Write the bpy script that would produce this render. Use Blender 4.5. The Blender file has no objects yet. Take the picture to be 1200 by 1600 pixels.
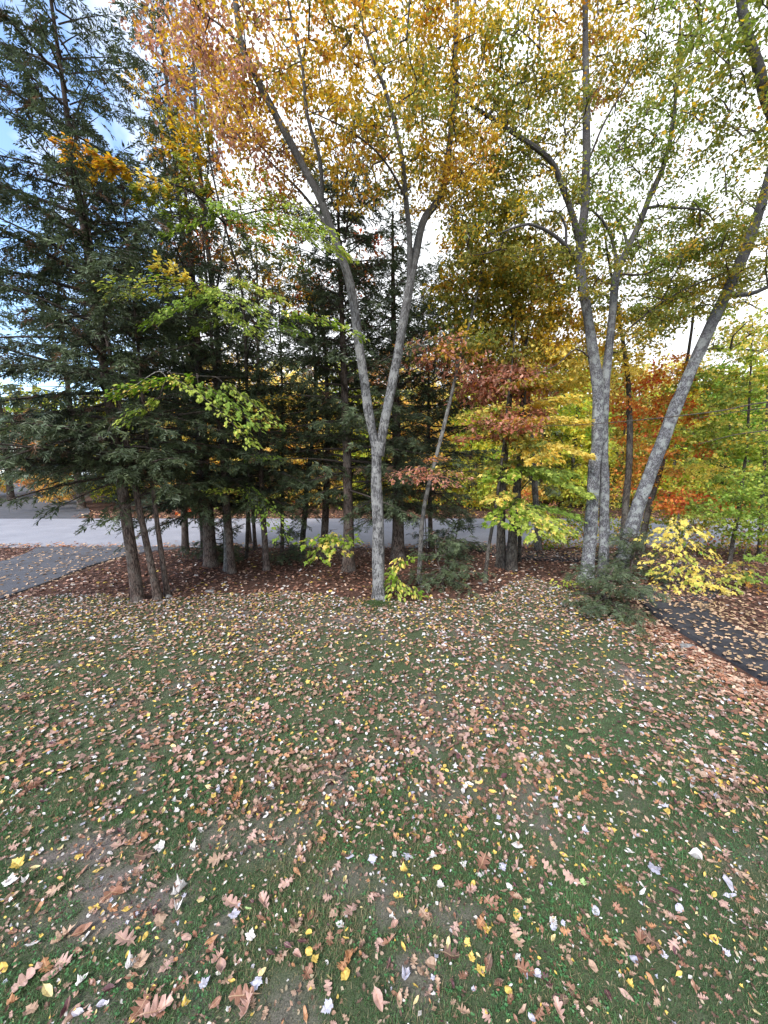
import bpy, math, random
import numpy as np
from mathutils import Vector, Matrix, Euler

random.seed(7)
rng = np.random.default_rng(11)
SC = bpy.context.scene
COL = SC.collection
R = math.radians

# ------------------------------------------------------------------ camera, sky, sun, exposure
CAM_H, PITCH = 3.0, R(7.0)
cam_data = bpy.data.cameras.new('camera')
cam_data.sensor_fit = 'HORIZONTAL'
cam_data.sensor_width = 36.0
cam_data.lens = 18.0
cam_data.clip_start = 0.05
cam_data.clip_end = 2000.0
cam = bpy.data.objects.new('camera', cam_data)
COL.objects.link(cam)
cam.location = (0, 0, CAM_H)
cam.rotation_euler = (math.pi / 2 - PITCH, 0, 0)
SC.camera = cam

SUN_EL, SUN_AZ = R(42), R(-148)          # azimuth clockwise from +Y
world = bpy.data.worlds.new('World')
SC.world = world
world.use_nodes = True
nt = world.node_tree
nt.nodes.clear()
w_out = nt.nodes.new('ShaderNodeOutputWorld')
w_bg = nt.nodes.new('ShaderNodeBackground')
w_sky = nt.nodes.new('ShaderNodeTexSky')
w_sky.sky_type = 'NISHITA'
w_sky.sun_disc = False
w_sky.sun_elevation = SUN_EL
w_sky.sun_rotation = SUN_AZ
w_sky.air_density = 1.0
w_sky.ozone_density = 3.0
w_sky.dust_density = 1.0
w_tc = nt.nodes.new('ShaderNodeTexCoord')
w_noise = nt.nodes.new('ShaderNodeTexNoise')
w_noise.inputs['Scale'].default_value = 2.3
w_noise.inputs['Detail'].default_value = 6.0
w_noise.inputs['Roughness'].default_value = 0.6
w_dot = nt.nodes.new('ShaderNodeVectorMath'); w_dot.operation = 'DOT_PRODUCT'
w_dot.inputs[1].default_value = (0.85, 0.25, -0.15)
w_add = nt.nodes.new('ShaderNodeMath'); w_add.operation = 'MULTIPLY_ADD'
w_add.inputs[1].default_value = 0.85
w_ramp = nt.nodes.new('ShaderNodeMapRange')
w_ramp.inputs['From Min'].default_value = 0.20
w_ramp.inputs['From Max'].default_value = 0.40
w_ramp.clamp = True
w_mix = nt.nodes.new('ShaderNodeMix'); w_mix.data_type = 'RGBA'
w_mix.inputs['B'].default_value = (3.7, 3.8, 3.95, 1)      # bright thin cloud
L = nt.links.new
L(w_tc.outputs['Generated'], w_noise.inputs['Vector'])
L(w_tc.outputs['Generated'], w_dot.inputs[0])
L(w_dot.outputs['Value'], w_add.inputs[0])
L(w_noise.outputs['Fac'], w_add.inputs[2])
L(w_add.outputs[0], w_ramp.inputs['Value'])
L(w_ramp.outputs[0], w_mix.inputs['Factor'])
L(w_sky.outputs[0], w_mix.inputs['A'])
L(w_mix.outputs['Result'], w_bg.inputs['Color'])
w_bg.inputs['Strength'].default_value = 0.15
L(w_bg.outputs[0], w_out.inputs['Surface'])

sun_d = bpy.data.lights.new('sun', 'SUN')
sun_d.energy = 1.5
sun_d.angle = R(10)
sun_d.color = (1.0, 0.97, 0.92)
sun = bpy.data.objects.new('sun', sun_d)
COL.objects.link(sun)
sdir = Vector((math.sin(SUN_AZ) * math.cos(SUN_EL), math.cos(SUN_AZ) * math.cos(SUN_EL), math.sin(SUN_EL)))
sun.rotation_euler = sdir.to_track_quat('Z', 'Y').to_euler()

SC.view_settings.view_transform = 'Standard'
SC.view_settings.look = 'None'
SC.view_settings.gamma = 1.0
SC.view_settings.use_curve_mapping = False
SC.view_settings.exposure = 1.68
SC.cycles.max_bounces = 8
SC.cycles.diffuse_bounces = 5
SC.cycles.transmission_bounces = 6
SC.cycles.use_denoising = True

# ------------------------------------------------------------------ small helpers
CP, SP = math.cos(PITCH), math.sin(PITCH)

def P(px, py, Y):
    """world point seen at pixel (px, py) of the 1200x1600 photograph, at distance Y ahead"""
    u, v = (px - 600) / 600, (800 - py) / 600
    t = Y / (CP + SP * v)
    return np.array((u * t, Y, CAM_H + (CP * v - SP) * t))

def G(px, py):
    u, v = (px - 600) / 600, (800 - py) / 600
    t = -CAM_H / (CP * v - SP)
    return np.array((u * t, (CP + SP * v) * t, 0.0))

def vnoise(x, y, s=0.0):
    x = np.asarray(x, float); y = np.asarray(y, float)
    xi, yi = np.floor(x), np.floor(y)
    xf, yf = x - xi, y - yi
    xf = xf * xf * (3 - 2 * xf); yf = yf * yf * (3 - 2 * yf)
    def h(a, b):
        q = np.sin(a * 127.1 + b * 311.7 + s * 74.7) * 43758.5453
        return q - np.floor(q)
    return (h(xi, yi) * (1 - xf) + h(xi + 1, yi) * xf) * (1 - yf) + (h(xi, yi + 1) * (1 - xf) + h(xi + 1, yi + 1) * xf) * yf

def fnoise(x, y, s=0.0):
    return 0.55 * vnoise(x, y, s) + 0.3 * vnoise(x * 2.1, y * 2.1, s + 3) + 0.15 * vnoise(x * 4.3, y * 4.3, s + 7)

def zfun(x, y):
    x = np.asarray(x, float); y = np.asarray(y, float)
    near = np.clip((13.0 - y) / 2.0, 0, 1)
    z = near * (0.05 * (fnoise(x * 0.55, y * 0.55, 2) - 0.5) + 0.03 * (fnoise(x * 1.7, y * 1.7, 5) - 0.5))
    far = np.clip(y - 23.0, 0, 160)
    return z + 0.03 * far * np.clip(far / 3.0, 0, 1)

EDGE_X = [-14, -8.7, -6.6, -5.4, -4.0, -2.3, -0.2, 0.7, 2.3, 3.3, 4.0, 4.5, 4.75, 5.0, 5.2, 14]
EDGE_Y = [8.0, 8.2, 8.7, 8.25, 8.6, 8.8, 8.35, 8.2, 8.5, 9.7, 10.0, 9.0, 7.6, 5.6, 3.0, 1.0]
def lawn_edge(x):
    return np.interp(x, EDGE_X, EDGE_Y)

def on_lawn(x, y):
    wob = 0.5 * (fnoise(x * 1.3, y * 1.3, 9) - 0.5)
    return y < lawn_edge(x) + wob

DIRT = [(-1.9, 2.3, .6, .3), (-1.2, 2.0, .4, .22), (0.0, 2.2, .3, .28), (-0.25, 2.45, .3, .18), (-2.5, 2.75, .5, .2),
        (-1.3, 2.75, .3, .16), (.3, 1.95, .3, .2), (-1.4, 7.2, 1.6, .5), (-3.6, 7.6, 1.3, .3), (.9, 7.5, 1.0, .3), (3.4, 5.2, .7, .4), (-.6, 1.8, .3, .15)]
def dirtiness(x, y):
    d = np.zeros_like(np.asarray(x, float))
    for cx, cy, rx, ry in DIRT:
        q = ((x - cx) / rx) ** 2 + ((y - cy) / ry) ** 2
        d = np.maximum(d, np.clip(1.35 - q, 0, 1))
    n = fnoise(np.asarray(x) * 2.2, np.asarray(y) * 2.2, 21)
    n2 = fnoise(np.asarray(x) * 5.5, np.asarray(y) * 5.5, 23)
    d = np.clip(d * .95 - 3.2 * (n - .42) - 2.6 * (n2 - .40), 0, 1) * (d > 0)
    return np.clip(d + np.clip((n - 0.63) * 4, 0, 0.7), 0, 1)

def mesh_from(name, V, T, col=None, mi=None, smooth=False):
    me = bpy.data.meshes.new(name)
    V = np.ascontiguousarray(V, np.float32); T = np.ascontiguousarray(T, np.int32)
    nF = len(T)
    me.vertices.add(len(V)); me.vertices.foreach_set('co', V.ravel())
    me.loops.add(nF * 3); me.loops.foreach_set('vertex_index', T.ravel())
    me.polygons.add(nF)
    me.polygons.foreach_set('loop_start', np.arange(0, nF * 3, 3, dtype=np.int32))
    me.polygons.foreach_set('loop_total', np.full(nF, 3, np.int32))
    if mi is not None:
        me.polygons.foreach_set('material_index', np.ascontiguousarray(mi, np.int32))
    me.polygons.foreach_set('use_smooth', np.full(nF, bool(smooth)))
    if col is not None:
        a = me.attributes.new('col', 'FLOAT_COLOR', 'POINT')
        c4 = np.ones((len(V), 4), np.float32); c4[:, :3] = col
        a.data.foreach_set('color', c4.ravel())
    me.update()
    return me

def link(name, me, mats=(), parent=None, loc=None):
    for m in mats:
        if m.name not in [q.name for q in me.materials if q]:
            me.materials.append(m)
    o = bpy.data.objects.new(name, me)
    COL.objects.link(o)
    if parent is not None: o.parent = parent
    if loc is not None: o.location = loc
    return o

def empty(name, loc, label=None, cat=None, group=None):
    o = bpy.data.objects.new(name, None)
    COL.objects.link(o)
    o.empty_display_size = 0.2
    o.location = loc
    tag(o, label, cat, group)
    return o

def tag(o, label=None, cat=None, group=None, kind=None):
    if label: o['label'] = label
    if cat: o['category'] = cat
    if group: o['group'] = group
    if kind: o['kind'] = kind
    return o

class MB:
    """collects triangles"""
    def __init__(s): s.V, s.T, s.C, s.M, s.n = [], [], [], [], 0
    def add(s, V, T, c=(1, 1, 1), m=0):
        V = np.asarray(V, float).reshape(-1, 3); T = np.asarray(T, int).reshape(-1, 3)
        s.V.append(V); s.T.append(T + s.n)
        c = np.asarray(c, float)
        s.C.append(np.broadcast_to(c, (len(V), 3)) if c.ndim == 1 else c)
        s.M.append(np.full(len(T), m)); s.n += len(V)
    def box(s, c, d, col=(1, 1, 1), m=0, rz=0.0):
        x, y, z = [q / 2 for q in d]
        V = np.array([(i, j, k) for i in (-x, x) for j in (-y, y) for k in (-z, z)])
        ca, sa = math.cos(rz), math.sin(rz)
        V = np.stack([V[:, 0] * ca - V[:, 1] * sa, V[:, 0] * sa + V[:, 1] * ca, V[:, 2]], 1) + np.asarray(c)
        T = [(0, 1, 3), (0, 3, 2), (4, 6, 7), (4, 7, 5), (0, 4, 5), (0, 5, 1), (2, 3, 7), (2, 7, 6), (0, 2, 6), (0, 6, 4), (1, 5, 7), (1, 7, 3)]
        s.add(V, T, col, m)
    def mesh(s, name, smooth=False, off=None):
        V = np.concatenate(s.V)
        if off is not None: V = V - np.asarray(off)
        return mesh_from(name, V, np.concatenate(s.T), np.concatenate(s.C), np.concatenate(s.M), smooth)
    def build(s, name, mats, parent=None, smooth=False, off=None, loc=None):
        return link(name, s.mesh(name, smooth, off), mats, parent, loc)

def resample(pts, step):
    pts = np.asarray(pts, float)
    # Catmull-Rom through the points
    if len(pts) > 2:
        ext = np.vstack([2 * pts[0] - pts[1], pts, 2 * pts[-1] - pts[-2]])
        out = []
        for i in range(1, len(ext) - 2):
            p0, p1, p2, p3 = ext[i - 1:i + 3]
            n = max(2, int(np.linalg.norm(p2 - p1) / step))
            t = np.linspace(0, 1, n, endpoint=False)[:, None]
            out.append(0.5 * (2 * p1 + (p2 - p0) * t + (2 * p0 - 5 * p1 + 4 * p2 - p3) * t ** 2 + (3 * p1 - p0 - 3 * p2 + p3) * t ** 3))
        out.append(pts[-1:])
        return np.vstack(out)
    n = max(2, int(np.linalg.norm(pts[1] - pts[0]) / step) + 1)
    return pts[0] + (pts[1] - pts[0]) * np.linspace(0, 1, n)[:, None]

def tube(pts, rad, sides=6, rough=0.0, seed=0.0, cap=True, lobes=0.0):
    pts = np.asarray(pts, float); n = len(pts)
    rad = np.broadcast_to(np.asarray(rad, float), (n,))
    tan = np.gradient(pts, axis=0) if n > 2 else np.repeat((pts[1:] - pts[:1]), 2, 0)
    tan /= np.linalg.norm(tan, axis=1, keepdims=True) + 1e-9
    ref = np.array((0.0, 1.0, 0.0)) if abs(tan[0][1]) < 0.9 else np.array((1.0, 0, 0))
    N = np.zeros((n, 3)); u = np.cross(tan[0], ref); u /= np.linalg.norm(u)
    for i in range(n):
        u = u - tan[i] * np.dot(u, tan[i]); u /= np.linalg.norm(u) + 1e-9
        N[i] = u
    B = np.cross(tan, N)
    a = np.linspace(0, 2 * math.pi, sides, endpoint=False)
    rr = np.repeat(rad[:, None], sides, 1)
    if rough:
        s = np.concatenate([[0], np.cumsum(np.linalg.norm(np.diff(pts, axis=0), axis=1))])
        ridge = vnoise(np.tile(a / (2 * math.pi) * 13, (n, 1)) * 1.0, (s[:, None] * 2.2 + seed) * np.ones((1, sides)), seed)
        lump = vnoise(np.tile(np.cos(a) * 1.5, (n, 1)) + 5, (s[:, None] * 1.7) + np.sin(a)[None] * 1.5, seed + 4)
        rr = rr * (1 + rough * (ridge - 0.5) + 0.16 * (lump - 0.5))
    if lobes:
        s = np.concatenate([[0], np.cumsum(np.linalg.norm(np.diff(pts, axis=0), axis=1))])[:, None]
        rr = rr * (1 + lobes * np.exp(-(s / .26) ** 1.3) * (np.cos(5 * a + seed) + .5 * np.cos(3 * a + seed * 2))[None])
    V = pts[:, None, :] + rr[:, :, None] * (np.cos(a)[None, :, None] * N[:, None, :] + np.sin(a)[None, :, None] * B[:, None, :])
    V = V.reshape(-1, 3)
    i = np.arange(n - 1)[:, None] * sides; j = np.arange(sides)[None, :]; k = (j + 1) % sides
    q = np.stack([i + j, i + k, i + sides + k, i + sides + j], -1).reshape(-1, 4)
    T = np.concatenate([q[:, [0, 1, 2]], q[:, [0, 2, 3]]])
    if cap:
        V = np.vstack([V, pts[-1:] + tan[-1:] * rad[-1]])
        e = (n - 1) * sides
        T = np.vstack([T, np.stack([e + np.arange(sides), e + (np.arange(sides) + 1) % sides, np.full(sides, len(V) - 1)], 1)])
    return V, T

def batch(tpl, pos, tip, nrm, size, col, width=None):
    """place the leaf template at every pos, pointing along tip, facing nrm"""
    TV, TT = tpl
    pos = np.asarray(pos, float); n = len(pos)
    y = tip / (np.linalg.norm(tip, axis=1, keepdims=True) + 1e-9)
    z = nrm - y * np.sum(nrm * y, 1, keepdims=True)
    z /= np.linalg.norm(z, axis=1, keepdims=True) + 1e-9
    x = np.cross(y, z)
    size = np.broadcast_to(np.asarray(size, float), (n,))
    w = size if width is None else size * width
    V = (pos[:, None, :] + TV[None, :, 0, None] * x[:, None, :] * w[:, None, None]
         + TV[None, :, 1, None] * y[:, None, :] * size[:, None, None] + TV[None, :, 2, None] * z[:, None, :] * size[:, None, None])
    m = len(TV)
    T = (TT[None] + (np.arange(n) * m)[:, None, None]).reshape(-1, 3)
    C = np.repeat(np.asarray(col, float), m, 0)
    return V.reshape(-1, 3), T, C

def unit(n):
    v = rng.normal(size=(n, 3))
    return v / np.linalg.norm(v, axis=1, keepdims=True)

# ------------------------------------------------------------------ materials
def new_mat(name):
    m = bpy.data.materials.new(name); m.use_nodes = True
    m.node_tree.nodes.clear()
    return m, m.node_tree

def nodes(nt, *kinds):
    return [nt.nodes.new('ShaderNode' + k) for k in kinds]

def leaf_mat(name, use_object=False, trans=0.45, rough=0.55, var=0.25, vein=False):
    m, nt = new_mat(name)
    out, mix, pb, tr = nodes(nt, 'OutputMaterial', 'MixShader', 'BsdfPrincipled', 'BsdfTranslucent')
    if use_object:
        src = nt.nodes.new('ShaderNodeObjectInfo'); c = src.outputs['Color']
    else:
        src = nt.nodes.new('ShaderNodeAttribute'); src.attribute_name = 'col'; c = src.outputs['Color']
    if use_object == 'both':
        at = nt.nodes.new('ShaderNodeAttribute'); at.attribute_name = 'col'
        mu = nt.nodes.new('ShaderNodeMix'); mu.data_type = 'RGBA'; mu.blend_type = 'MULTIPLY'; mu.inputs['Factor'].default_value = 1
        nt.links.new(c, mu.inputs['A']); nt.links.new(at.outputs['Color'], mu.inputs['B']); c = mu.outputs['Result']
    tc, no, hsv, mr = nodes(nt, 'TexCoord', 'TexNoise', 'HueSaturation', 'MapRange')
    no.inputs['Scale'].default_value = 22 if not vein else 5
    no.inputs['Detail'].default_value = 4
    mr.inputs['From Min'].default_value = 0.25; mr.inputs['From Max'].default_value = 0.75
    mr.inputs['To Min'].default_value = 1 - var; mr.inputs['To Max'].default_value = 1 + var
    nt.links.new(tc.outputs['Object'], no.inputs['Vector'])
    nt.links.new(no.outputs['Fac'], mr.inputs['Value'])
    nt.links.new(mr.outputs[0], hsv.inputs['Value'])
    nt.links.new(c, hsv.inputs['Color'])
    c = hsv.outputs['Color']
    if vein:
        sx, ab, lt, mv = nodes(nt, 'SeparateXYZ', 'Math', 'Math', 'Mix')
        ab.operation = 'ABSOLUTE'; lt.operation = 'LESS_THAN'; lt.inputs[1].default_value = 0.014
        mv.data_type = 'RGBA'; mv.inputs['B'].default_value = (0.5, 0.36, 0.22, 1)
        ml = nt.nodes.new('ShaderNodeMath'); ml.operation = 'MULTIPLY'; ml.inputs[1].default_value = 0.5
        nt.links.new(tc.outputs['Object'], sx.inputs[0]); nt.links.new(sx.outputs['X'], ab.inputs[0])
        nt.links.new(ab.outputs[0], lt.inputs[0]); nt.links.new(lt.outputs[0], ml.inputs[0])
        nt.links.new(ml.outputs[0], mv.inputs['Factor']); nt.links.new(c, mv.inputs['A'])
        c = mv.outputs['Result']
    nt.links.new(c, pb.inputs['Base Color'])
    gn = nt.nodes.new('ShaderNodeHueSaturation'); gn.inputs['Value'].default_value = 1.25; gn.inputs['Saturation'].default_value = 1.08
    nt.links.new(c, gn.inputs['Color']); nt.links.new(gn.outputs[0], tr.inputs['Color'])
    pb.inputs['Roughness'].default_value = rough
    pb.inputs['Specular IOR Level'].default_value = 0.35
    mix.inputs['Fac'].default_value = trans
    nt.links.new(pb.outputs[0], mix.inputs[1]); nt.links.new(tr.outputs[0], mix.inputs[2])
    nt.links.new(mix.outputs[0], out.inputs['Surface'])
    return m

def bark_mat(name, dark, light, lichen=None, furrow=26.0, bump=0.6, lich_amt=0.5, zs=0.16):
    m, nt = new_mat(name)
    out, pb, tc, mp, n1, n2, n3, r1, bp = nodes(nt, 'OutputMaterial', 'BsdfPrincipled', 'TexCoord', 'Mapping', 'TexNoise', 'TexVoronoi', 'TexNoise', 'ValToRGB', 'Bump')
    mp.inputs['Scale'].default_value = (1, 1, zs)
    nt.links.new(tc.outputs['Object'], mp.inputs['Vector'])
    n1.inputs['Scale'].default_value = furrow; n1.inputs['Detail'].default_value = 8; n1.inputs['Roughness'].default_value = 0.65
    n2.inputs['Scale'].default_value = furrow * 1.1; n2.feature = 'DISTANCE_TO_EDGE'
    nt.links.new(mp.outputs[0], n1.inputs['Vector'])
    wrp = nt.nodes.new('ShaderNodeMix'); wrp.data_type = 'RGBA'; wrp.blend_type = 'ADD'; wrp.inputs['Factor'].default_value = 0.06
    nt.links.new(mp.outputs[0], wrp.inputs['A']); nt.links.new(n1.outputs['Color'], wrp.inputs['B'])
    nt.links.new(wrp.outputs['Result'], n2.inputs['Vector'])
    mul = nt.nodes.new('ShaderNodeMath'); mul.operation = 'MULTIPLY_ADD'; mul.inputs[1].default_value = 1.3
    nt.links.new(n2.outputs['Distance'], mul.inputs[0])
    sub = nt.nodes.new('ShaderNodeMath'); sub.operation = 'MULTIPLY'; sub.inputs[1].default_value = 0.6
    nt.links.new(n1.outputs['Fac'], sub.inputs[0]); nt.links.new(sub.outputs[0], mul.inputs[2])
    r1.color_ramp.elements[0].position = 0.36; r1.color_ramp.elements[0].color = (*dark, 1)
    r1.color_ramp.elements[1].position = 0.60; r1.color_ramp.elements[1].color = (*light, 1)
    nt.links.new(mul.outputs[0], r1.inputs[0])
    c = r1.outputs['Color']
    if lichen is not None:
        n3.inputs['Scale'].default_value = 5.0; n3.inputs['Detail'].default_value = 7; n3.inputs['Roughness'].default_value = 0.7
        nt.links.new(tc.outputs['Object'], n3.inputs['Vector'])
        mr, mx = nodes(nt, 'MapRange', 'Mix')
        mr.inputs['From Min'].default_value = 0.49; mr.inputs['From Max'].default_value = 0.56; mr.inputs['To Max'].default_value = lich_amt
        nt.links.new(n3.outputs['Fac'], mr.inputs['Value'])
        mx.data_type = 'RGBA'; mx.inputs['B'].default_value = (*lichen, 1)
        nt.links.new(mr.outputs[0], mx.inputs['Factor']); nt.links.new(c, mx.inputs['A'])
        c = mx.outputs['Result']
        # painted silhouette: bark colour darkened towards the stem tops as if backlit, lichen fading
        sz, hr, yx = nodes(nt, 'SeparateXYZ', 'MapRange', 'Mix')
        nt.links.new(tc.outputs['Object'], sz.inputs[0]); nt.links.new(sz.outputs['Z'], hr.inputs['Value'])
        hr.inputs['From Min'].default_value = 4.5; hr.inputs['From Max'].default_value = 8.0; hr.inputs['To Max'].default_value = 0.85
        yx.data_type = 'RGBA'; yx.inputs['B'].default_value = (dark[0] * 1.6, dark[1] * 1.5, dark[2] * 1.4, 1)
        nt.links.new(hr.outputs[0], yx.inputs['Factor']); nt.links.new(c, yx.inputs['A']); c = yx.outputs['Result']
    nt.links.new(c, pb.inputs['Base Color'])
    bp.inputs['Strength'].default_value = bump; bp.inputs['Distance'].default_value = 0.02
    nt.links.new(mul.outputs[0], bp.inputs['Height']); nt.links.new(bp.outputs[0], pb.inputs['Normal'])
    pb.inputs['Roughness'].default_value = 0.9; pb.inputs['Specular IOR Level'].default_value = 0.2
    nt.links.new(pb.outputs[0], out.inputs['Surface'])
    return m

def noise_mat(name, ca, cb, scale=3.0, rough=0.9, bump=0.3, fine=60.0, spec=0.2, cc=None, bdist=0.01):
    m, nt = new_mat(name)
    out, pb, tc, n1, n2, r1, bp, mx = nodes(nt, 'OutputMaterial', 'BsdfPrincipled', 'TexCoord', 'TexNoise', 'TexNoise', 'ValToRGB', 'Bump', 'Mix')
    n1.inputs['Scale'].default_value = scale; n1.inputs['Detail'].default_value = 8; n1.inputs['Roughness'].default_value = 0.65
    n2.inputs['Scale'].default_value = fine; n2.inputs['Detail'].default_value = 3
    nt.links.new(tc.outputs['Object'], n1.inputs['Vector']); nt.links.new(tc.outputs['Object'], n2.inputs['Vector'])
    r1.color_ramp.elements[0].position = 0.33; r1.color_ramp.elements[0].color = (*ca, 1)
    r1.color_ramp.elements[1].position = 0.67; r1.color_ramp.elements[1].color = (*cb, 1)
    if cc is not None:
        e = r1.color_ramp.elements.new(0.5); e.color = (*cc, 1)
    nt.links.new(n1.outputs['Fac'], r1.inputs[0])
    mr = nt.nodes.new('ShaderNodeMapRange'); mr.inputs['From Min'].default_value = 0.3; mr.inputs['From Max'].default_value = 0.7
    mr.inputs['To Min'].default_value = 0.65; mr.inputs['To Max'].default_value = 1.35
    nt.links.new(n2.outputs['Fac'], mr.inputs['Value'])
    hs = nt.nodes.new('ShaderNodeHueSaturation')
    nt.links.new(r1.outputs[0], hs.inputs['Color']); nt.links.new(mr.outputs[0], hs.inputs['Value'])
    nt.links.new(hs.outputs[0], pb.inputs['Base Color'])
    bp.inputs['Strength'].default_value = bump; bp.inputs['Distance'].default_value = bdist
    nt.links.new(n2.outputs['Fac'], bp.inputs['Height']); nt.links.new(bp.outputs[0], pb.inputs['Normal'])
    pb.inputs['Roughness'].default_value = rough; pb.inputs['Specular IOR Level'].default_value = spec
    nt.links.new(pb.outputs[0], out.inputs['Surface'])
    return m

def plain(name, c, rough=0.6, spec=0.3):
    return noise_mat(name, tuple(q * 0.88 for q in c), tuple(min(1, q * 1.08) for q in c), 1.5, rough, 0.1, 30, spec)

M_LEAF = leaf_mat('crown_leaf', trans=0.5)
M_LEAF_FAR = leaf_mat('far_leaf', 'both', trans=0.5)
M_LEAF_ONE = leaf_mat('single_leaf', True, trans=0.5, var=0.15)
M_NEEDLE = leaf_mat('hemlock_needle', trans=0.22, rough=0.5, var=0.3)
M_FALLEN = leaf_mat('fallen_leaf', trans=0.12, rough=0.6, var=0.3)
M_FALLEN_ONE = leaf_mat('fallen_single_leaf', True, trans=0.12, rough=0.55, var=0.3, vein=True)
M_GRASS = leaf_mat('grass_blade', trans=0.3, rough=0.5, var=0.2)
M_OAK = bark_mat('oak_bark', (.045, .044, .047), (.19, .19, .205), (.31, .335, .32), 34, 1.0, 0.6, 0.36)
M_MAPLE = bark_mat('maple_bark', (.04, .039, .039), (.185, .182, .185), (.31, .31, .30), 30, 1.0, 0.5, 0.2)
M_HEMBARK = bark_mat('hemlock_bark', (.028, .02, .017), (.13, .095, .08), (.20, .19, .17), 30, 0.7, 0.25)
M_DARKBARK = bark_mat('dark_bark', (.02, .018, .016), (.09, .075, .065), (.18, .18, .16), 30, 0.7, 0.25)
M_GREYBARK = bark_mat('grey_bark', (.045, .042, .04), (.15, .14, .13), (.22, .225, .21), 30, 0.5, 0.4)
M_TWIG = bark_mat('twig_bark', (.025, .02, .017), (.10, .08, .07), None, 40, 0.3)
M_DEADTWIG = bark_mat('dead_twig_bark', (.12, .11, .10), (.33, .31, .29), None, 40, 0.3)
M_FLOOR = noise_mat('leaf_mould', (.035, .022, .018), (.13, .07, .05), 9.0, 0.95, 0.6, 70, 0.1, (.075, .042, .032), 0.03)
M_ASPHALT = noise_mat('asphalt', (.055, .055, .062), (.085, .085, .095), 2.0, 0.85, 0.35, 220, 0.3, None, 0.004)
M_ASPHALT_OLD = noise_mat('road_asphalt', (.19, .19, .215), (.245, .245, .27), 0.8, 0.8, 0.25, 150, 0.3, None, 0.004)
M_ASPHALT_DARK = noise_mat('dark_asphalt', (.022, .022, .025), (.05, .05, .055), 5.0, 0.95, 0.4, 160, 0.1, None, 0.005)
M_STONE = noise_mat('field_stone', (.10, .097, .093), (.27, .265, .26), 6.0, 0.9, 0.6, 40, 0.2, None, 0.01)
M_SIDING = plain('white_siding', (.78, .78, .77)); M_SIDING_GREY = plain('grey_siding', (.42, .46, .50))
M_ROOF = noise_mat('roof_shingle', (.10, .095, .09), (.17, .16, .155), 4, 0.9, 0.4, 30)
M_TRIM = plain('white_trim', (.82, .82, .80)); M_DOOR = plain('red_door', (.25, .05, .04))
M_FARLAWN = noise_mat('far_lawn_grass', (.07, .13, .04), (.11, .19, .06), 2.0, 0.9, 0.3, 20)
m, nt = new_mat('window_glass')
o_, pb_ = nodes(nt, 'OutputMaterial', 'BsdfPrincipled'); pb_.inputs['Base Color'].default_value = (.05, .06, .08, 1); pb_.inputs['Roughness'].default_value = 0.08
nt.links.new(pb_.outputs[0], o_.inputs[0]); M_GLASS = m

# lawn soil: thatch and grey earth, driven by the 'col' attribute (r = bare earth)
m, nt = new_mat('lawn_soil')
out, pb, tc, n1, n2, at, sp, mx, r1, r2, bp = nodes(nt, 'OutputMaterial', 'BsdfPrincipled', 'TexCoord', 'TexNoise', 'TexNoise', 'Attribute', 'SeparateColor', 'Mix', 'ValToRGB', 'ValToRGB', 'Bump')
at.attribute_name = 'col'
n1.inputs['Scale'].default_value = 6; n1.inputs['Detail'].default_value = 8
n2.inputs['Scale'].default_value = 110; n2.inputs['Detail'].default_value = 6; n2.inputs['Roughness'].default_value = 0.7
for q in (n1, n2): nt.links.new(tc.outputs['Object'], q.inputs['Vector'])
r1.color_ramp.elements[0].position = .32; r1.color_ramp.elements[0].color = (.022, .042, .02, 1)
r1.color_ramp.elements[1].position = .68; r1.color_ramp.elements[1].color = (.09, .105, .055, 1)
r2.color_ramp.elements[0].position = .35; r2.color_ramp.elements[0].color = (.06, .05, .045, 1)
r2.color_ramp.elements[1].position = .68; r2.color_ramp.elements[1].color = (.19, .165, .15, 1)
e = r2.color_ramp.elements.new(.78); e.color = (.36, .33, .31, 1)
nt.links.new(n2.outputs['Fac'], r1.inputs[0]); nt.links.new(n2.outputs['Fac'], r2.inputs[0])
nt.links.new(at.outputs['Color'], sp.inputs[0])
mx.data_type = 'RGBA'; nt.links.new(sp.outputs[0], mx.inputs['Factor']); nt.links.new(r1.outputs[0], mx.inputs['A']); nt.links.new(r2.outputs[0], mx.inputs['B'])
nt.links.new(mx.outputs['Result'], pb.inputs['Base Color']); pb.inputs['Roughness'].default_value = .95; pb.inputs['Specular IOR Level'].default_value = .15
bp.inputs['Strength'].default_value = .7; bp.inputs['Distance'].default_value = .012
nt.links.new(n2.outputs['Fac'], bp.inputs['Height']); nt.links.new(bp.outputs[0], pb.inputs['Normal']); nt.links.new(pb.outputs[0], out.inputs[0])
M_LAWN = m

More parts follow.
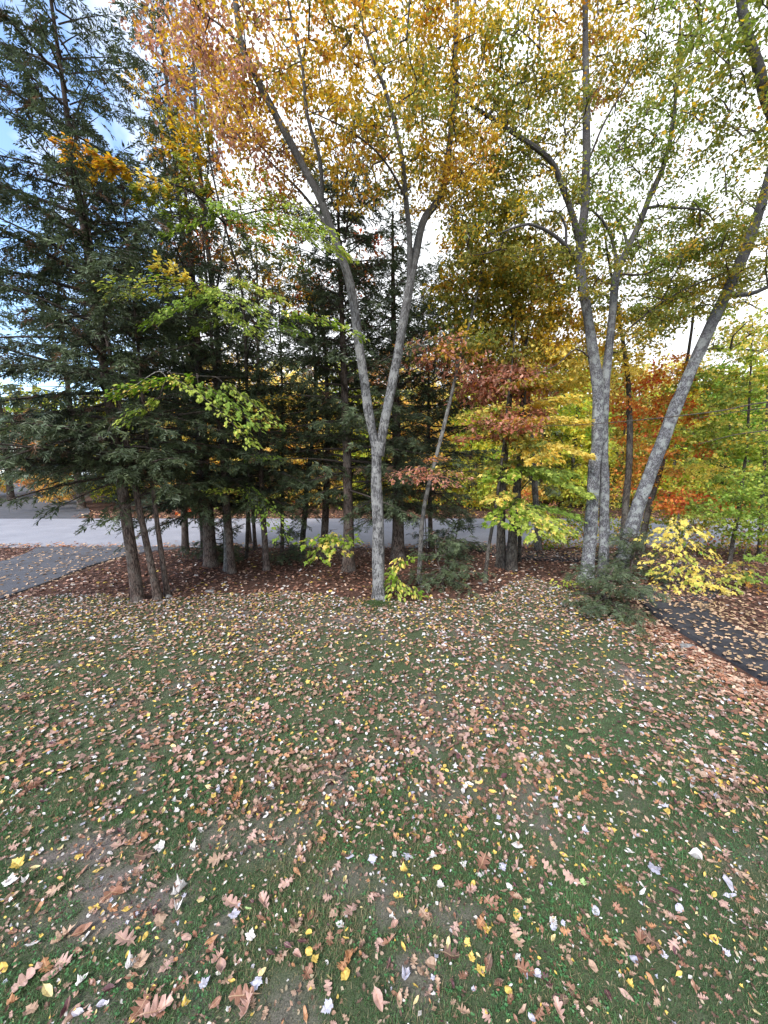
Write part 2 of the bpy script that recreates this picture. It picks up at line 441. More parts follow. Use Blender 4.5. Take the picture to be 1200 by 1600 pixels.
# ------------------------------------------------------------------ the ground
gx = np.concatenate([[-320, -160, -90, -60, -45], np.arange(-36, -13, 1.2), np.arange(-13, 13, 0.13), np.arange(13, 36, 1.2), [45, 60, 90, 160, 320]])
gy = np.concatenate([[-80, -30, -12, -5, -2], np.arange(-0.5, 14, 0.13), np.arange(14, 40, 1.0), [45, 55, 70, 90, 120, 183, 320, 500]])
XX, YY = np.meshgrid(gx, gy)
ZZ = zfun(XX, YY)
nx, ny = len(gx), len(gy)
ii = (np.arange(ny - 1)[:, None] * nx + np.arange(nx - 1)[None]).ravel()
quad = np.stack([ii, ii + 1, ii + nx + 1, ii + nx], 1)
cx = XX.ravel()[quad].mean(1); cy = YY.ravel()[quad].mean(1)
isl = on_lawn(cx, cy)
GV = np.stack([XX.ravel(), YY.ravel(), ZZ.ravel()], 1)
def part_of_ground(name, sel, mat):
    q = quad[sel]; u, inv = np.unique(q, return_inverse=True); q = inv.reshape(q.shape)
    V = GV[u]; d = dirtiness(V[:, 0], V[:, 1])
    o = link(name, mesh_from(name, V, np.concatenate([q[:, [0, 1, 2]], q[:, [0, 2, 3]]]), np.stack([d, d, d], 1), None, True), [mat])
    return tag(o, kind='structure')
part_of_ground('lawn', isl, M_LAWN)
part_of_ground('forest_floor', ~isl, M_FLOOR)

def strip(name, left, right, mat, lift, thick=0.0, step=0.4, wob=0.03):
    """a draped ribbon between two edge polylines; with thickness its sides are visible"""
    l = resample(left, step); r = resample(right, step)
    n = max(len(l), len(r)); t = np.linspace(0, 1, n)
    def re(p): s = np.linspace(0, 1, len(p)); return np.stack([np.interp(t, s, p[:, 0]), np.interp(t, s, p[:, 1])], 1)
    l, r = re(l), re(r)
    k = 9; w = np.linspace(0, 1, k)
    XY = l[:, None, :] * (1 - w)[None, :, None] + r[:, None, :] * w[None, :, None]
    j = (vnoise(XY[..., 0] * 3, XY[..., 1] * 3, 31) - .5) * wob * 2
    XY[:, 0, 0] += j[:, 0]; XY[:, -1, 0] += j[:, -1]
    Z = zfun(XY[..., 0], XY[..., 1]) + lift
    V = np.concatenate([XY, Z[..., None]], -1).reshape(-1, 3)
    i = (np.arange(n - 1)[:, None] * k + np.arange(k - 1)[None]).ravel()
    q = np.stack([i, i + 1, i + k + 1, i + k], 1)
    mb = MB(); T = np.concatenate([q[:, [0, 1, 2]], q[:, [0, 2, 3]]])
    mb.add(V, T)
    if thick:
        for e in (0, k - 1):
            a = V.reshape(n, k, 3)[:, e]; o = np.array([.035 if e else -.035, 0, -thick])
            S = np.concatenate([a, a + o]); m_ = np.arange(n - 1)
            mb.add(S, np.concatenate([np.stack([m_, m_ + 1, m_ + n + 1], 1), np.stack([m_, m_ + n + 1, m_ + n], 1)]))
    o = mb.build(name, [mat])
    return tag(o, kind='structure')

strip('road', [(-120, 21.2), (-40, 21.2), (0, 21.2), (40, 21.2), (120, 21.2)], [(-120, 13.75), (-40, 13.75), (0, 13.7), (40, 13.75), (120, 13.75)], M_ASPHALT_OLD, .03, .05, 1.0)
strip('driveway', [(-11.9, -1.0), (-11.8, 8), (-11.9, 12), (-12.6, 13.75)], [(-8.55, -1.0), (-8.6, 8.2), (-8.55, 12.2), (-7.2, 13.75)], M_ASPHALT, .045, .06)
strip('path', [(5.25, -1), (5.33, 5.0), (5.45, 7.4), (5.9, 8.6), (7.2, 9.7), (7.9, 10.8), (7.4, 11.6), (5.6, 11.7), (3.9, 12.2), (2.9, 13.75)],
      [(6.9, -1), (6.62, 5.0), (6.5, 7.2), (7.0, 8.0), (8.3, 9.2), (9.1, 10.8), (8.4, 12.6), (6.3, 12.95), (5.4, 13.2), (4.8, 13.75)], M_ASPHALT_DARK, .075, .09)
strip('far_driveway', [(-21.6, 21.2), (-24.5, 24), (-31, 30), (-40, 38), (-50, 47)], [(-17.2, 21.2), (-18.5, 24), (-24, 30), (-33, 38.5), (-43, 49)], M_ASPHALT, .05, .06, 1.0)
strip('far_lawn', [(-75, 44), (-80, 58), (-85, 70)], [(-38, 44), (-44, 58), (-50, 70)], M_FARLAWN, .03, 0, 2.0)

# ------------------------------------------------------------------ leaf shapes
def tri_template(V, T): return np.array(V, float), np.array(T, int)

# folded oval (beech), 4 faces; ragged oak leaf, 8 faces; five pointed maple leaf, 9 faces
T_OVAL = tri_template([(0, 0, 0), (-.2, .22, .05), (-.25, .6, .06), (0, 1, -.04), (.25, .6, .06), (.2, .22, .05)],
                      [(0, 3, 2), (0, 2, 1), (0, 4, 3), (0, 5, 4)])
T_OAKLET = tri_template([(0, 0, 0), (-.27, .27, .07), (-.13, .48, .03), (-.36, .70, .05), (0, 1, -.08), (.36, .70, .02), (.13, .48, .03), (.27, .27, .07), (0, .5, -.03)],
                        [(0, 8, 1), (1, 8, 2), (2, 8, 3), (3, 8, 4), (4, 8, 5), (5, 8, 6), (6, 8, 7), (7, 8, 0)])
T_RAG = tri_template([(0, 0, 0), (-.34, .40, .07), (-.16, .62, .02), (0, 1, -.08), (.33, .66, .06), (.20, .30, .03)], [(0, 3, 2), (0, 2, 1), (0, 4, 3), (0, 5, 4)])
T_MAPLET = tri_template([(0, 0, 0), (-.30, -.06, -.03), (-.24, .2, .02), (-.52, .42, -.06), (-.2, .5, .03), (0, 1, -.12), (.2, .5, .03), (.52, .42, -.06), (.24, .2, .02), (.30, -.06, -.03), (0, .35, .06)],
                        [(0, 10, 1), (1, 10, 2), (2, 10, 3), (3, 10, 4), (4, 10, 5), (5, 10, 6), (6, 10, 7), (7, 10, 8), (8, 10, 9), (9, 10, 0)])
T_KITE = tri_template([(0, 0, 0), (-.34, .45, .06), (0, 1, -.06), (.30, .55, .08)], [(0, 2, 1), (0, 3, 2)])

def half_leaf(pts, curl_x, curl_y, twist, petiole=0.16):
    """full leaf mesh from a half outline; midrib on x = 0; bent by the curls"""
    p = np.array(pts, float)
    k = len(p)
    mid = np.stack([np.zeros(k), np.clip(p[:, 1], 0, 1)], 1)
    V2 = np.concatenate([mid, p, p * (-1, 1)])
    T = []
    for i in range(k - 1):
        T += [(i, i + 1, k + i + 1), (i, k + i + 1, k + i), (i, 2 * k + i + 1, i + 1), (i, 2 * k + i, 2 * k + i + 1)]
    b = len(V2)
    V2 = np.vstack([V2, [(-.012, 0), (.012, 0), (0.02, -petiole)]])
    T.append((b, b + 1, b + 2))
    x, y = V2[:, 0], V2[:, 1]
    z = curl_x * np.abs(x) ** 1.5 * 1.6 + curl_y * (y - .5) ** 2 + twist * x * (y - .4) + 0.05 * np.sin(9 * y + 5 * x)
    s = 1.0 / (1 + .5 * abs(curl_x) * np.abs(x))
    V = np.stack([x * s, y - .5, z - z.min() * .4], 1)
    return V, np.array(T)

O_RED = [(0.015, 0), (.05, .10), (.20, .12), (.24, .20), (.08, .27), (.30, .33), (.38, .44), (.10, .47), (.28, .58), (.34, .70), (.10, .70), (.18, .84), (.06, .88), (0, 1)]
O_WHITE = [(0.015, 0), (.06, .12), (.16, .16), (.17, .26), (.07, .31), (.26, .40), (.28, .50), (.09, .53), (.24, .64), (.23, .74), (.09, .77), (.14, .9), (0, 1)]
O_MAPLE = [(0.01, 0), (.14, -.06), (.34, .0), (.28, .12), (.40, .20), (.60, .40), (.42, .42), (.40, .52), (.22, .50), (.28, .72), (.14, .74), (0, 1)]
O_OVAL = [(0.01, 0), (.12, .10), (.22, .28), (.26, .48), (.22, .68), (.11, .87), (0, 1)]
O_LONG = [(0.01, 0), (.09, .12), (.16, .32), (.18, .52), (.14, .74), (.06, .9), (0, 1)]
O_ROUND = [(0.01, 0), (.2, .0), (.38, .18), (.42, .42), (.32, .68), (.14, .88), (0, 1)]
LEAF_KINDS = {'oak': [O_RED, O_WHITE], 'maple': [O_MAPLE], 'oval': [O_OVAL, O_LONG], 'round': [O_ROUND]}
LEAF_T = {}
for kn, outs in LEAF_KINDS.items():
    LEAF_T[kn] = []
    for j in range(14):
        flat = j < 8
        jit = np.array(outs[j % len(outs)]); jit[1:-1] += rng.normal(size=jit[1:-1].shape) * (.022, .012); jit[:, 0] *= rng.uniform(.82, 1.15)
        LEAF_T[kn].append((half_leaf(jit, rng.uniform(-.25, .5) if flat else rng.uniform(.8, 1.6), rng.uniform(-.3, .5) if flat else rng.uniform(.3, 1.0), rng.uniform(-.5, .5)), flat))

# albedo of fallen leaves, by plain colour word
FC = {'tan': (.335, .22, .155), 'pinkish tan': (.375, .235, .195), 'rusty': (.235, .115, .075), 'orange': (.36, .175, .085), 'brown': (.13, .075, .055), 'dark maroon': (.085, .035, .04),
      'white': (.55, .52, .505), 'yellow': (.56, .39, .09), 'pale yellow': (.52, .43, .21), 'lavender grey': (.40, .39, .46), 'light green': (.35, .5, .2)}

# ------------------------------------------------------------------ hemlocks
def spray_template(seed, ntw=8):
    r = np.random.default_rng(seed); V, T = [], []
    def kite(x0, y0, ang, l, w, z0, dz):
        c, s = math.sin(ang), math.cos(ang)
        px, py = s, -c
        b = len(V); k = r.uniform(.35, .6)
        V.extend([(x0, y0, z0), (x0 + c * l * k - px * w, y0 + s * l * k - py * w, z0 + dz * .4 + r.uniform(-.02, .04)), (x0 + c * l, y0 + s * l, z0 + dz), (x0 + c * l * k + px * w, y0 + s * l * k + py * w, z0 + dz * .4 + r.uniform(-.02, .04))])
        T.extend([(b, b + 2, b + 1), (b, b + 3, b + 2)])
    for k in range(ntw):
        t = (k + .5) / ntw
        y = t * .85
        for sd in (-1, 1):
            if r.random() < .15: continue
            l = (.40 * (1 - t) ** .7 + .12) * r.uniform(.55, 1.3)
            kite(0, y + r.uniform(-.04, .04), sd * r.uniform(.55, 1.15), l, r.uniform(.026, .05), -.2 * t * t, r.uniform(-.16, .05))
    kite(0, .0, r.uniform(-.15, .15), 1.0, .034, 0, -.2)
    return np.array(V), np.array(T)
SPRAYS = [spray_template(s) for s in (1, 2, 3, 4)]

def hemlock_parts(H, base_h, Rmax, seed, nbr=70, sp_step=.16, spray=.40, upswept=0.0, lean=0.0, bare=0.1, top=.75, col=(.060, .078, .046), side=None, detail=1.0):
    """crown mesh data (needle sprays and the branches that carry them), trunk along +z"""
    r = np.random.default_rng(seed)
    mb = MB(); pos, tip, nrm, siz, cl = [], [], [], [], []
    az = r.uniform(0, 6.28)
    for i in range(nbr):
        t = ((i + r.uniform(0, 1)) / nbr) ** (1.35 if top > .6 else 1.0)
        h = base_h + (H - base_h - .1) * t
        az += 2.4 + r.uniform(-.5, .5)
        prof = (1 - t) ** top * (.55 + .45 * min(1, t * 6 + .35))
        Ln = Rmax * prof * r.uniform(.6, 1.12) + .25
        if side is not None:
            d = math.cos(az - side); Ln *= (1 + .3 * d)
        el = R(r.uniform(-16, 16)) + t * R(38) + upswept
        s = np.linspace(0, 1, 7)
        dx, dy = math.cos(az), math.sin(az)
        bend = r.uniform(-.25, .25)
        rad = s * Ln
        bx = dx * rad - dy * bend * rad * s; by = dy * rad + dx * bend * rad * s
        bz = h + math.sin(el) * rad - .16 * Ln * s ** 2.2 * (1 - .6 * t)
        pts = np.stack([bx, by, bz], 1)
        rb = .010 + .009 * Ln
        V, T = tube(pts, np.linspace(rb, .004, 7), 4)
        mb.add(V, T, (.5, .5, .5), 1)
        n = max(3, int(Ln / sp_step))
        dead = r.random() < bare and t < .4
        for k in range(n):
            u = .14 + .86 * (k + r.uniform(0, .8)) / n
            if dead and u < .75: continue
            p = np.array([np.interp(u, s, pts[:, a]) for a in range(3)])
            bd = np.array([dx, dy, 0]) + np.array([-dy, dx, 0]) * bend * 2 * u
            for sd in (-1, 1):
                if r.random() < .10: continue
                sub = (.45 * (1 - u) + .12) * Ln * .62 * r.uniform(.5, 1.1)
                a = sd * r.uniform(.75, 1.15)
                d2 = np.array([bd[0] * math.cos(a) - bd[1] * math.sin(a), bd[0] * math.sin(a) + bd[1] * math.cos(a), r.uniform(-.22, .05)])
                d2 /= np.linalg.norm(d2)
                m_ = max(1, int(sub / (spray * .62)))
                shade = r.uniform(.55, 1.45)
                if m_ > 1:
                    V, T = tube(np.stack([p, p + d2 * sub * .5, p + d2 * sub + (0, 0, -.06 * sub)]), (.006, .004, .002), 3, cap=False)
                    mb.add(V, T, (.5, .5, .5), 1)
                for q in range(m_):
                    w = q * spray * .58
                    pp = p + d2 * w + np.array([0, 0, -.12 * w * w]) + r.normal(size=3) * .045
                    pos.append(pp)
                    dd = d2 + np.array([bd[0], bd[1], 0]) * r.uniform(-.1, .5) + r.normal(size=3) * .12
                    dd[2] -= .2 + .2 * w + abs(r.normal()) * .12
                    tip.append(dd); nrm.append(np.array([0, 0, 1.0]) + r.normal(size=3) * .42)
                    siz.append(spray * r.uniform(.7, 1.25))
                    k_ = shade * r.uniform(.75, 1.25); g = r.uniform(-.006, .014)
                    cl.append((.13 * k_, .075 * k_, .045 * k_) if r.random() < (.09 if u < .5 else .02) else (col[0] * k_ + g * 1.1 + .006 * (q == m_ - 1), col[1] * k_ + g + .012 * (q == m_ - 1), col[2] * k_))
        pos.append(pts[-1] * .97 + pts[-2] * .03); tip.append(pts[-1] - pts[-2]); nrm.append(np.array([0, 0, 1.0])); siz.append(spray); cl.append(col)
    pos, tip, nrm, siz, cl = map(np.array, (pos, tip, nrm, siz, cl))
    which = r.integers(0, len(SPRAYS), len(pos))
    for k, tp in enumerate(SPRAYS):
        s_ = which == k
        if s_.any(): mb.add(*batch(tp, pos[s_], tip[s_], nrm[s_], siz[s_], cl[s_]), m=0)
    return mb

HEM_MESH = {}
def hemlock_crown(kind):
    if kind not in HEM_MESH:
        spec = {'round': dict(H=10.6, base_h=2.2, Rmax=2.7, seed=33, nbr=112, bare=.3, sp_step=.125, spray=.34, top=.36), 'broad': dict(H=12, base_h=1.7, Rmax=3.0, seed=3, nbr=104, sp_step=.12, spray=.32), 'slim': dict(H=10, base_h=2.0, Rmax=2.1, seed=5, nbr=96, sp_step=.115, spray=.30),
                'tall': dict(H=18, base_h=4.5, Rmax=2.6, seed=9, nbr=120, sp_step=.15, spray=.33, upswept=.12), 'high': dict(H=10.5, base_h=1.9, Rmax=2.6, seed=14, nbr=96, bare=.25, sp_step=.12, spray=.32),
                'thin': dict(H=9, base_h=2.4, Rmax=1.5, seed=17, nbr=56, bare=.35, sp_step=.12, spray=.31), 'sapling': dict(H=1.35, base_h=.1, Rmax=.95, seed=21, nbr=26, sp_step=.09, spray=.24, bare=0),
                'bush': dict(H=1.15, base_h=.08, Rmax=1.35, seed=24, nbr=30, sp_step=.09, spray=.26, bare=0),
                'far': dict(H=20, base_h=2.0, Rmax=4.2, seed=27, nbr=70, sp_step=.5, spray=1.0)}[kind]
        me = hemlock_parts(**spec).mesh('hemlock_crown_' + kind)
        me.materials.append(M_NEEDLE); me.materials.append(M_TWIG)
        HEM_MESH[kind] = (me, spec['H'])
    return HEM_MESH[kind]

def trunk_mesh(H, r0, bend, seed, sides=12, flare=1.5, rough=.10):
    h = np.concatenate([np.linspace(-.12, .8, 9), np.linspace(.95, H, max(8, int(H / .3)))])
    x = bend * (np.sin(h / H * 3.1 + seed) - math.sin(seed)); y = bend * .6 * (np.cos(h / H * 2.7 + seed * 2) - math.cos(seed * 2))
    rad = r0 * (1 - .9 * np.clip(h / H, 0, 1)) * (1 + (flare - 1) * np.exp(-np.clip(h, 0, None) / .16)) + .006
    V, T = tube(np.stack([x, y, h], 1), rad, sides, rough, seed)
    return mesh_from('trunk', V, T, None, None, True)

def hemlock(kind, base, scale, rot, r0, label, lean=(0, 0), group='hemlocks at the wood edge', bark=None, cat='tree', bend=.1, seed=1.0, name='hemlock_tree'):
    me, H = hemlock_crown(kind)
    z = float(zfun(base[0], base[1]))
    e = empty(name, (base[0], base[1], z), label, cat, group)
    e.rotation_euler = (lean[1], lean[0], 0)
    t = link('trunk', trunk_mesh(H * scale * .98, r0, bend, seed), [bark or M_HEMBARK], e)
    c = link('crown', me, [], e); c.scale = (scale,) * 3; c.rotation_euler = (0, 0, rot)
    return e

# the clump at the edge of the lawn, left of the middle
g1, g2, g3 = G(216, 938), G(247, 936), G(262, 930)
e = empty('hemlock_tree', (g1[0], g1[1], 0), 'largest hemlock of the clump by the driveway, its foliage filling the sky above', 'tree', 'hemlocks at the wood edge')
e.rotation_euler = (0, R(-3.2), 0)
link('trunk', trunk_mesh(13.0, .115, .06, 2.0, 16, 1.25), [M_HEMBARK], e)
hemlock_parts(13.2, 2.75, 3.6, 41, nbr=125, sp_step=.115, spray=.285, bare=.25, side=R(185)).build('crown', [M_NEEDLE, M_TWIG], e)
hemlock('thin', g2, 1.1, 1.0, .072, 'slanting hemlock crossing behind the largest one of the driveway clump', (R(-5), 0), seed=3.1, bend=.12)
hemlock('thin', g3, 1.0, 2.2, .052, 'thin hemlock stem next to the pale stone in the driveway clump', (R(-3), R(1)), seed=4.3)

def gxy(px, py): return G(px, py)
hemlock('broad', gxy(330, 884), 1.0, .4, .175, 'thick hemlock trunk wrapped in low grey green sprays', (R(-2), 0), seed=5.2)
hemlock('slim', gxy(290, 863), .95, 2.1, .11, 'dark hemlock rising close to the road behind the driveway clump', (0, 0), seed=6.5)
hemlock('thin', gxy(362, 894), 1.05, .9, .10, 'straight bare stemmed hemlock in front of the thick sprayed one', (R(-1), 0), seed=7.7)
hemlock('thin', gxy(390, 850), 1.1, 2.9, .075, 'first of two slender trunks standing together against the pale road', (0, 0), seed=8.1)
hemlock('thin', gxy(399, 858), .9, 4.0, .065, 'second of two slender trunks standing together against the pale road', (R(.8), 0), seed=9.4)
hemlock('slim', gxy(417, 890), .9, 5.0, .085, 'hemlock with a green maple spray hanging across its stem', (R(-.6), 0), seed=10.3)
hemlock('thin', gxy(441, 868), 1.0, 1.5, .06, 'thinnest straight stem of the dark stand, yellow trees behind', (0, 0), seed=11.9)
hemlock('round', gxy(505, 872), .8, .3, .125, 'hemlock with a crooked trunk half hidden by the lime green maple sapling', (R(1), 0), bend=.16, seed=12.6)
hemlock('round', gxy(545, 891), 1.0, 3.3, .16, 'stout dark hemlock just behind the forked tree, its top against the sky', (0, 0), seed=13.8)
hemlock('broad', gxy(622, 873), .88, 4.2, .20, 'thick black hemlock trunk right behind the yellow green sapling', (0, 0), seed=14.2)
hemlock('round', gxy(673, 856), .88, 1.1, .08, 'small dark hemlock near the road behind the leaning grey stem', (0, 0), seed=15.1)
hemlock('tall', gxy(322, 872), 1.0, .8, .13, 'tallest evergreen of the stand, bare trunk high above the sprays', (R(-2.5), 0), seed=18.4, bend=.2)
# young ones
hemlock('sapling', gxy(692, 918), 1.0, .5, .018, 'young dark hemlock growing in the leaf litter beside the yellow green sapling', group='young hemlocks', seed=2, name='hemlock_sapling')
hemlock('bush', gxy(950, 955), .8, 1.9, .02, 'low spreading hemlock hiding the foot of the three stemmed oak', group='young hemlocks', seed=3, name='hemlock_sapling')
hemlock('sapling', gxy(985, 905), 1.0, 3.0, .02, 'young hemlock whose sprays reach across the slanting oak stem', group='young hemlocks', seed=4, name='hemlock_sapling')
hemlock('sapling', gxy(708, 868), 1.2, 4.0, .02, 'small hemlock low beside the road end of the leafy driveway', group='young hemlocks', seed=5, name='hemlock_sapling')
hemlock('sapling', gxy(345, 876), 1.0, 5.0, .02, 'small grey green hemlock at the foot of the thick sprayed trunk', group='young hemlocks', seed=6, name='hemlock_sapling')
hemlock('sapling', gxy(452, 878), .8, 1.0, .02, 'little blue green hemlock alone on the brown litter between thin stems', group='young hemlocks', seed=7, name='hemlock_sapling')
# across the road
for px, Y, sc_, rt, lb in ((20, 30, 1.0, 0., 'big evergreen beyond the road at the outer edge, above the far driveway'), (128, 25.5, .9, 2., 'evergreen across the road with its trunk between two driveway openings'),
                           (225, 33, 1.0, 4., 'evergreen across the road behind the driveway clump'), (640, 30, .72, 1., 'evergreen across the road seen in the fork of the maple'),
                           (840, 27, .6, 3., 'evergreen across the road behind the yellow maples')):
    b = P(px, 800, Y)
    hemlock('far', b, sc_, rt, .22, lb, group='evergreens across the road', bend=.1, seed=rt + 20)

# ------------------------------------------------------------------ broad-leaved trees
def pal(*cs):
    """a palette: list of (weight, rgb)"""
    w = np.array([c[0] for c in cs], float); return w / w.sum(), np.array([c[1] for c in cs], float)
GOLD, AMBER, RUSTY, OLIVE = (.54, .36, .05), (.46, .23, .05), (.33, .155, .085), (.235, .22, .045)
GREEN, LIME, YEL, DKGREEN = (.16, .22, .04), (.36, .42, .08), (.68, .54, .13), (.05, .10, .02)
REDD, ORG, PINKB, LEMON = (.46, .09, .035), (.55, .21, .05), (.48, .24, .17), (.70, .60, .14)
PAL = {'rust': pal((4, (.36, .19, .11)), (2, AMBER), (2.5, GOLD), (1.5, (.36, .19, .15))), 'amber': pal((1.6, AMBER), (4, GOLD), (1, RUSTY), (3, OLIVE)), 'gold': pal((5, GOLD), (1.6, OLIVE), (1.3, AMBER), (1, YEL)),
       'olive': pal((4, OLIVE), (1.4, GOLD), (3, (.17, .20, .04)), (.2, AMBER)), 'green': pal((4, GREEN), (3, (.18, .21, .035)), (1.5, OLIVE), (.4, GOLD)), 'lime': pal((3, LIME), (2, (.18, .27, .025)), (1, YEL)),
       'fresh': pal((4, (.20, .30, .05)), (2, LIME), (1.5, GREEN)), 'yellow': pal((4, YEL), (2, LEMON), (2, GOLD), (1.2, LIME)), 'red': pal((3, REDD), (3, ORG), (1, AMBER)), 'orange': pal((3, ORG), (2, AMBER), (1.5, GOLD), (1, REDD)),
       'pinkbrown': pal((5, PINKB), (2, (.42, .16, .10)), (1, OLIVE), (1, AMBER)), 'lemon': pal((4, LEMON), (3, YEL), (1.5, LIME)), 'yellowgreen': pal((3, LIME), (3, YEL), (1, (.13, .24, .02)))}

def blob_centres(blobs, r):
    """cluster centres spread through ellipsoids: (centre, radii, count, palette)"""
    out, pl = [], []
    for c, rad, n, p in blobs:
        k = 0; mine = []
        mind = .62 * (4.19 * rad[0] * rad[1] * rad[2] / max(n, 1)) ** (1 / 3)
        while len(mine) < n and k < n * 30:
            k += 1
            q = r.uniform(-1, 1, 3)
            if q @ q > 1: continue
            q = np.asarray(c) + q * rad
            if mine and np.min(np.linalg.norm(np.array(mine) - q, axis=1)) < mind: continue
            mine.append(q)
        out += mine; pl += [p] * len(mine)
    return np.array(out), pl

def grow(limbs, centres, r, base_r=.012):
    """join every leaf cluster to the nearest wood, in growing order; returns twig triangles"""
    nod = np.concatenate([resample(l, .25)[int(.25 * len(resample(l, .25))):] for l in limbs])
    root = np.asarray(limbs[0][0], float)
    nodes_ = [nod]
    mb = MB()
    order = np.argsort(np.min(np.linalg.norm(centres[:, None, :] - nod[None, ::3], axis=2), axis=1))
    allp = nod.copy()
    for i in order:
        c = centres[i]
        d = c - allp
        dist = np.linalg.norm(d, axis=1) + .7 * np.clip(-d[:, 2], 0, None)
        k = int(np.argmin(dist)); a = allp[k]
        Ld = np.linalg.norm(c - a)
        if Ld < .05: continue
        n = max(4, int(Ld / .25))
        t = np.linspace(0, 1, n)[:, None]
        side = r.normal(size=3) * .12 * Ld
        pts = a + (c - a) * t + np.sin(t * math.pi) * (side + np.array([0, 0, .10 * Ld]))
        rr = np.linspace(min(.035, base_r * (.6 + .55 * Ld)), .004, n)
        mb.add(*tube(pts, rr, 5, cap=False), c=(.5, .5, .5), m=1)
        allp = np.vstack([allp, pts[1:]])
    return mb

def leaf_clusters(mb, centres, pals, r, tpl, n_leaf, rad, size, flat=.6, up=.55, droop=.35, var=.22, keepcol=None):
    """leaves on short shoots round each centre"""
    P_, D_, N_, S_, C_ = [], [], [], [], []
    for c, p in zip(centres, pals):
        n = max(3, int(n_leaf * r.uniform(.5, 1.4)))
        ns = max(2, n // 9)
        sh = r.normal(size=(ns, 3)); sh[:, 2] *= flat * .8; sh /= np.linalg.norm(sh, axis=1, keepdims=True)
        k = r.integers(0, ns, n); s = r.uniform(.1, 1.0, n) ** .8
        rr = rad * r.uniform(.7, 1.25)
        q = c + sh[k] * (s * rr)[:, None] + r.normal(size=(n, 3)) * (.22 * rr, .22 * rr, .22 * rr * flat)
        d = sh[k] * .7 + r.normal(size=(n, 3)) * .55; d[:, 2] -= droop
        nn = r.normal(size=(n, 3)) * (1 - up) + np.array([0, 0, up])
        w, cs = PAL[p]
        dom = r.choice(len(cs), p=w)
        pick = np.where(r.random(n) < .5, dom, r.choice(len(cs), size=n, p=w))
        cc = cs[pick] * (1 + r.normal(size=(n, 1)) * var).clip(.4, 1.7) * r.uniform(.85, 1.15)
        P_.append(q); D_.append(d); N_.append(nn); S_.append(size * r.uniform(.65, 1.25, n)); C_.append(cc)
    mb.add(*batch(tpl, np.concatenate(P_), np.concatenate(D_), np.concatenate(N_), np.concatenate(S_), np.concatenate(C_)), m=0)
    return mb

def spray_leaves(mb, c, dirn, length, width, n, tpl, size, p, r, droop=.25, parts=None):
    """a flat fan of leaves such as beech and maple carry: c is the fan's root, dirn its heading"""
    d = np.asarray(dirn, float); d = d / np.linalg.norm(d)
    sd = np.cross(d, (0, 0, 1.0)); sd /= np.linalg.norm(sd) + 1e-9
    if parts is None: n = int(n * 3.2)
    width = width * (1.3 if parts is None else 1.25)
    if parts is not None: n = int(n * 1.2)
    ntw = max(3, int(length / .2))
    ax = lambda s: np.asarray(c) + d * (s * length)[..., None] - np.array([0, 0, 1.0]) * (droop * length * s ** 2)[..., None]
    V, T = tube(ax(np.linspace(0, 1, 8)), np.linspace(.010, .003, 8), 4, cap=False); mb.add(V, T, (.5, .5, .5), 1)
    k = r.integers(0, ntw, n); s0 = (k + .3) / ntw
    side = np.where(r.random(n) < .5, -1, 1)
    reach = width * (.35 + .65 * np.sin(np.clip(s0, .05, 1) * 2.6)) * r.uniform(.1, 1, n)
    pos = ax(s0) + sd[None] * (side * reach * .8)[:, None] + d[None] * (reach * .5)[:, None] + r.normal(size=(n, 3)) * (.03, .03, .035)
    pos[:, 2] -= .10 * reach + .06 * (r.random(n) < .25) * r.random(n)
    for j in range(ntw):
        for q in (-1, 1):
            m_ = (k == j) & (side == q)
            if m_.any():
                w = reach[m_].max(); a = ax(np.array([(j + .3) / ntw]))[0]; b = a + sd * q * w * .8 + d * w * .5 - np.array([0, 0, .1 * w])
                V, T = tube(np.stack([a, b]), (.004, .002), 3, cap=False); mb.add(V, T, (.5, .5, .5), 1)
    tip = d[None] * .75 + sd[None] * (side * .6)[:, None] + r.normal(size=(n, 3)) * .25; tip[:, 2] -= .42
    nrm = np.array([0, -.25, 1.0]) + r.normal(size=(n, 3)) * .3
    w_, cs = PAL[p]
    dom = r.choice(len(cs), p=w_)
    cc = cs[np.where(r.random(n) < .55, dom, r.choice(len(cs), size=n, p=w_))] * (1 + r.normal(size=(n, 1)) * .16).clip(.5, 1.5)
    sz = size * r.uniform(.6, 1.2, n)
    if parts is not None:
        parts.append((pos, tip, nrm, sz, cc))
    else:
        mb.add(*batch(tpl, pos, tip, nrm, sz, cc), m=0)

def limb_obj(name, pts, r0, r1, mat, parent, off, sides=10, rough=.10, seed=0.0, step=.12, power=.8, flare=0.0):
    p = resample(pts, step)
    s = np.concatenate([[0], np.cumsum(np.linalg.norm(np.diff(p, axis=0), axis=1))])
    rad = r1 + (r0 - r1) * (1 - s / s[-1]) ** power
    if flare: rad = rad * (1 + flare * 1.5 * np.exp(-s / .2))
    V, T = tube(p - off, rad, sides, rough, seed, True, .28 if flare and r0 > .1 else 0)
    return link(name, mesh_from(name, V, T, None, None, True), [mat], parent)

def PL(*q): return [P(*a) for a in q]
def below(p, z=-.12): return np.array((p[0], p[1], z))

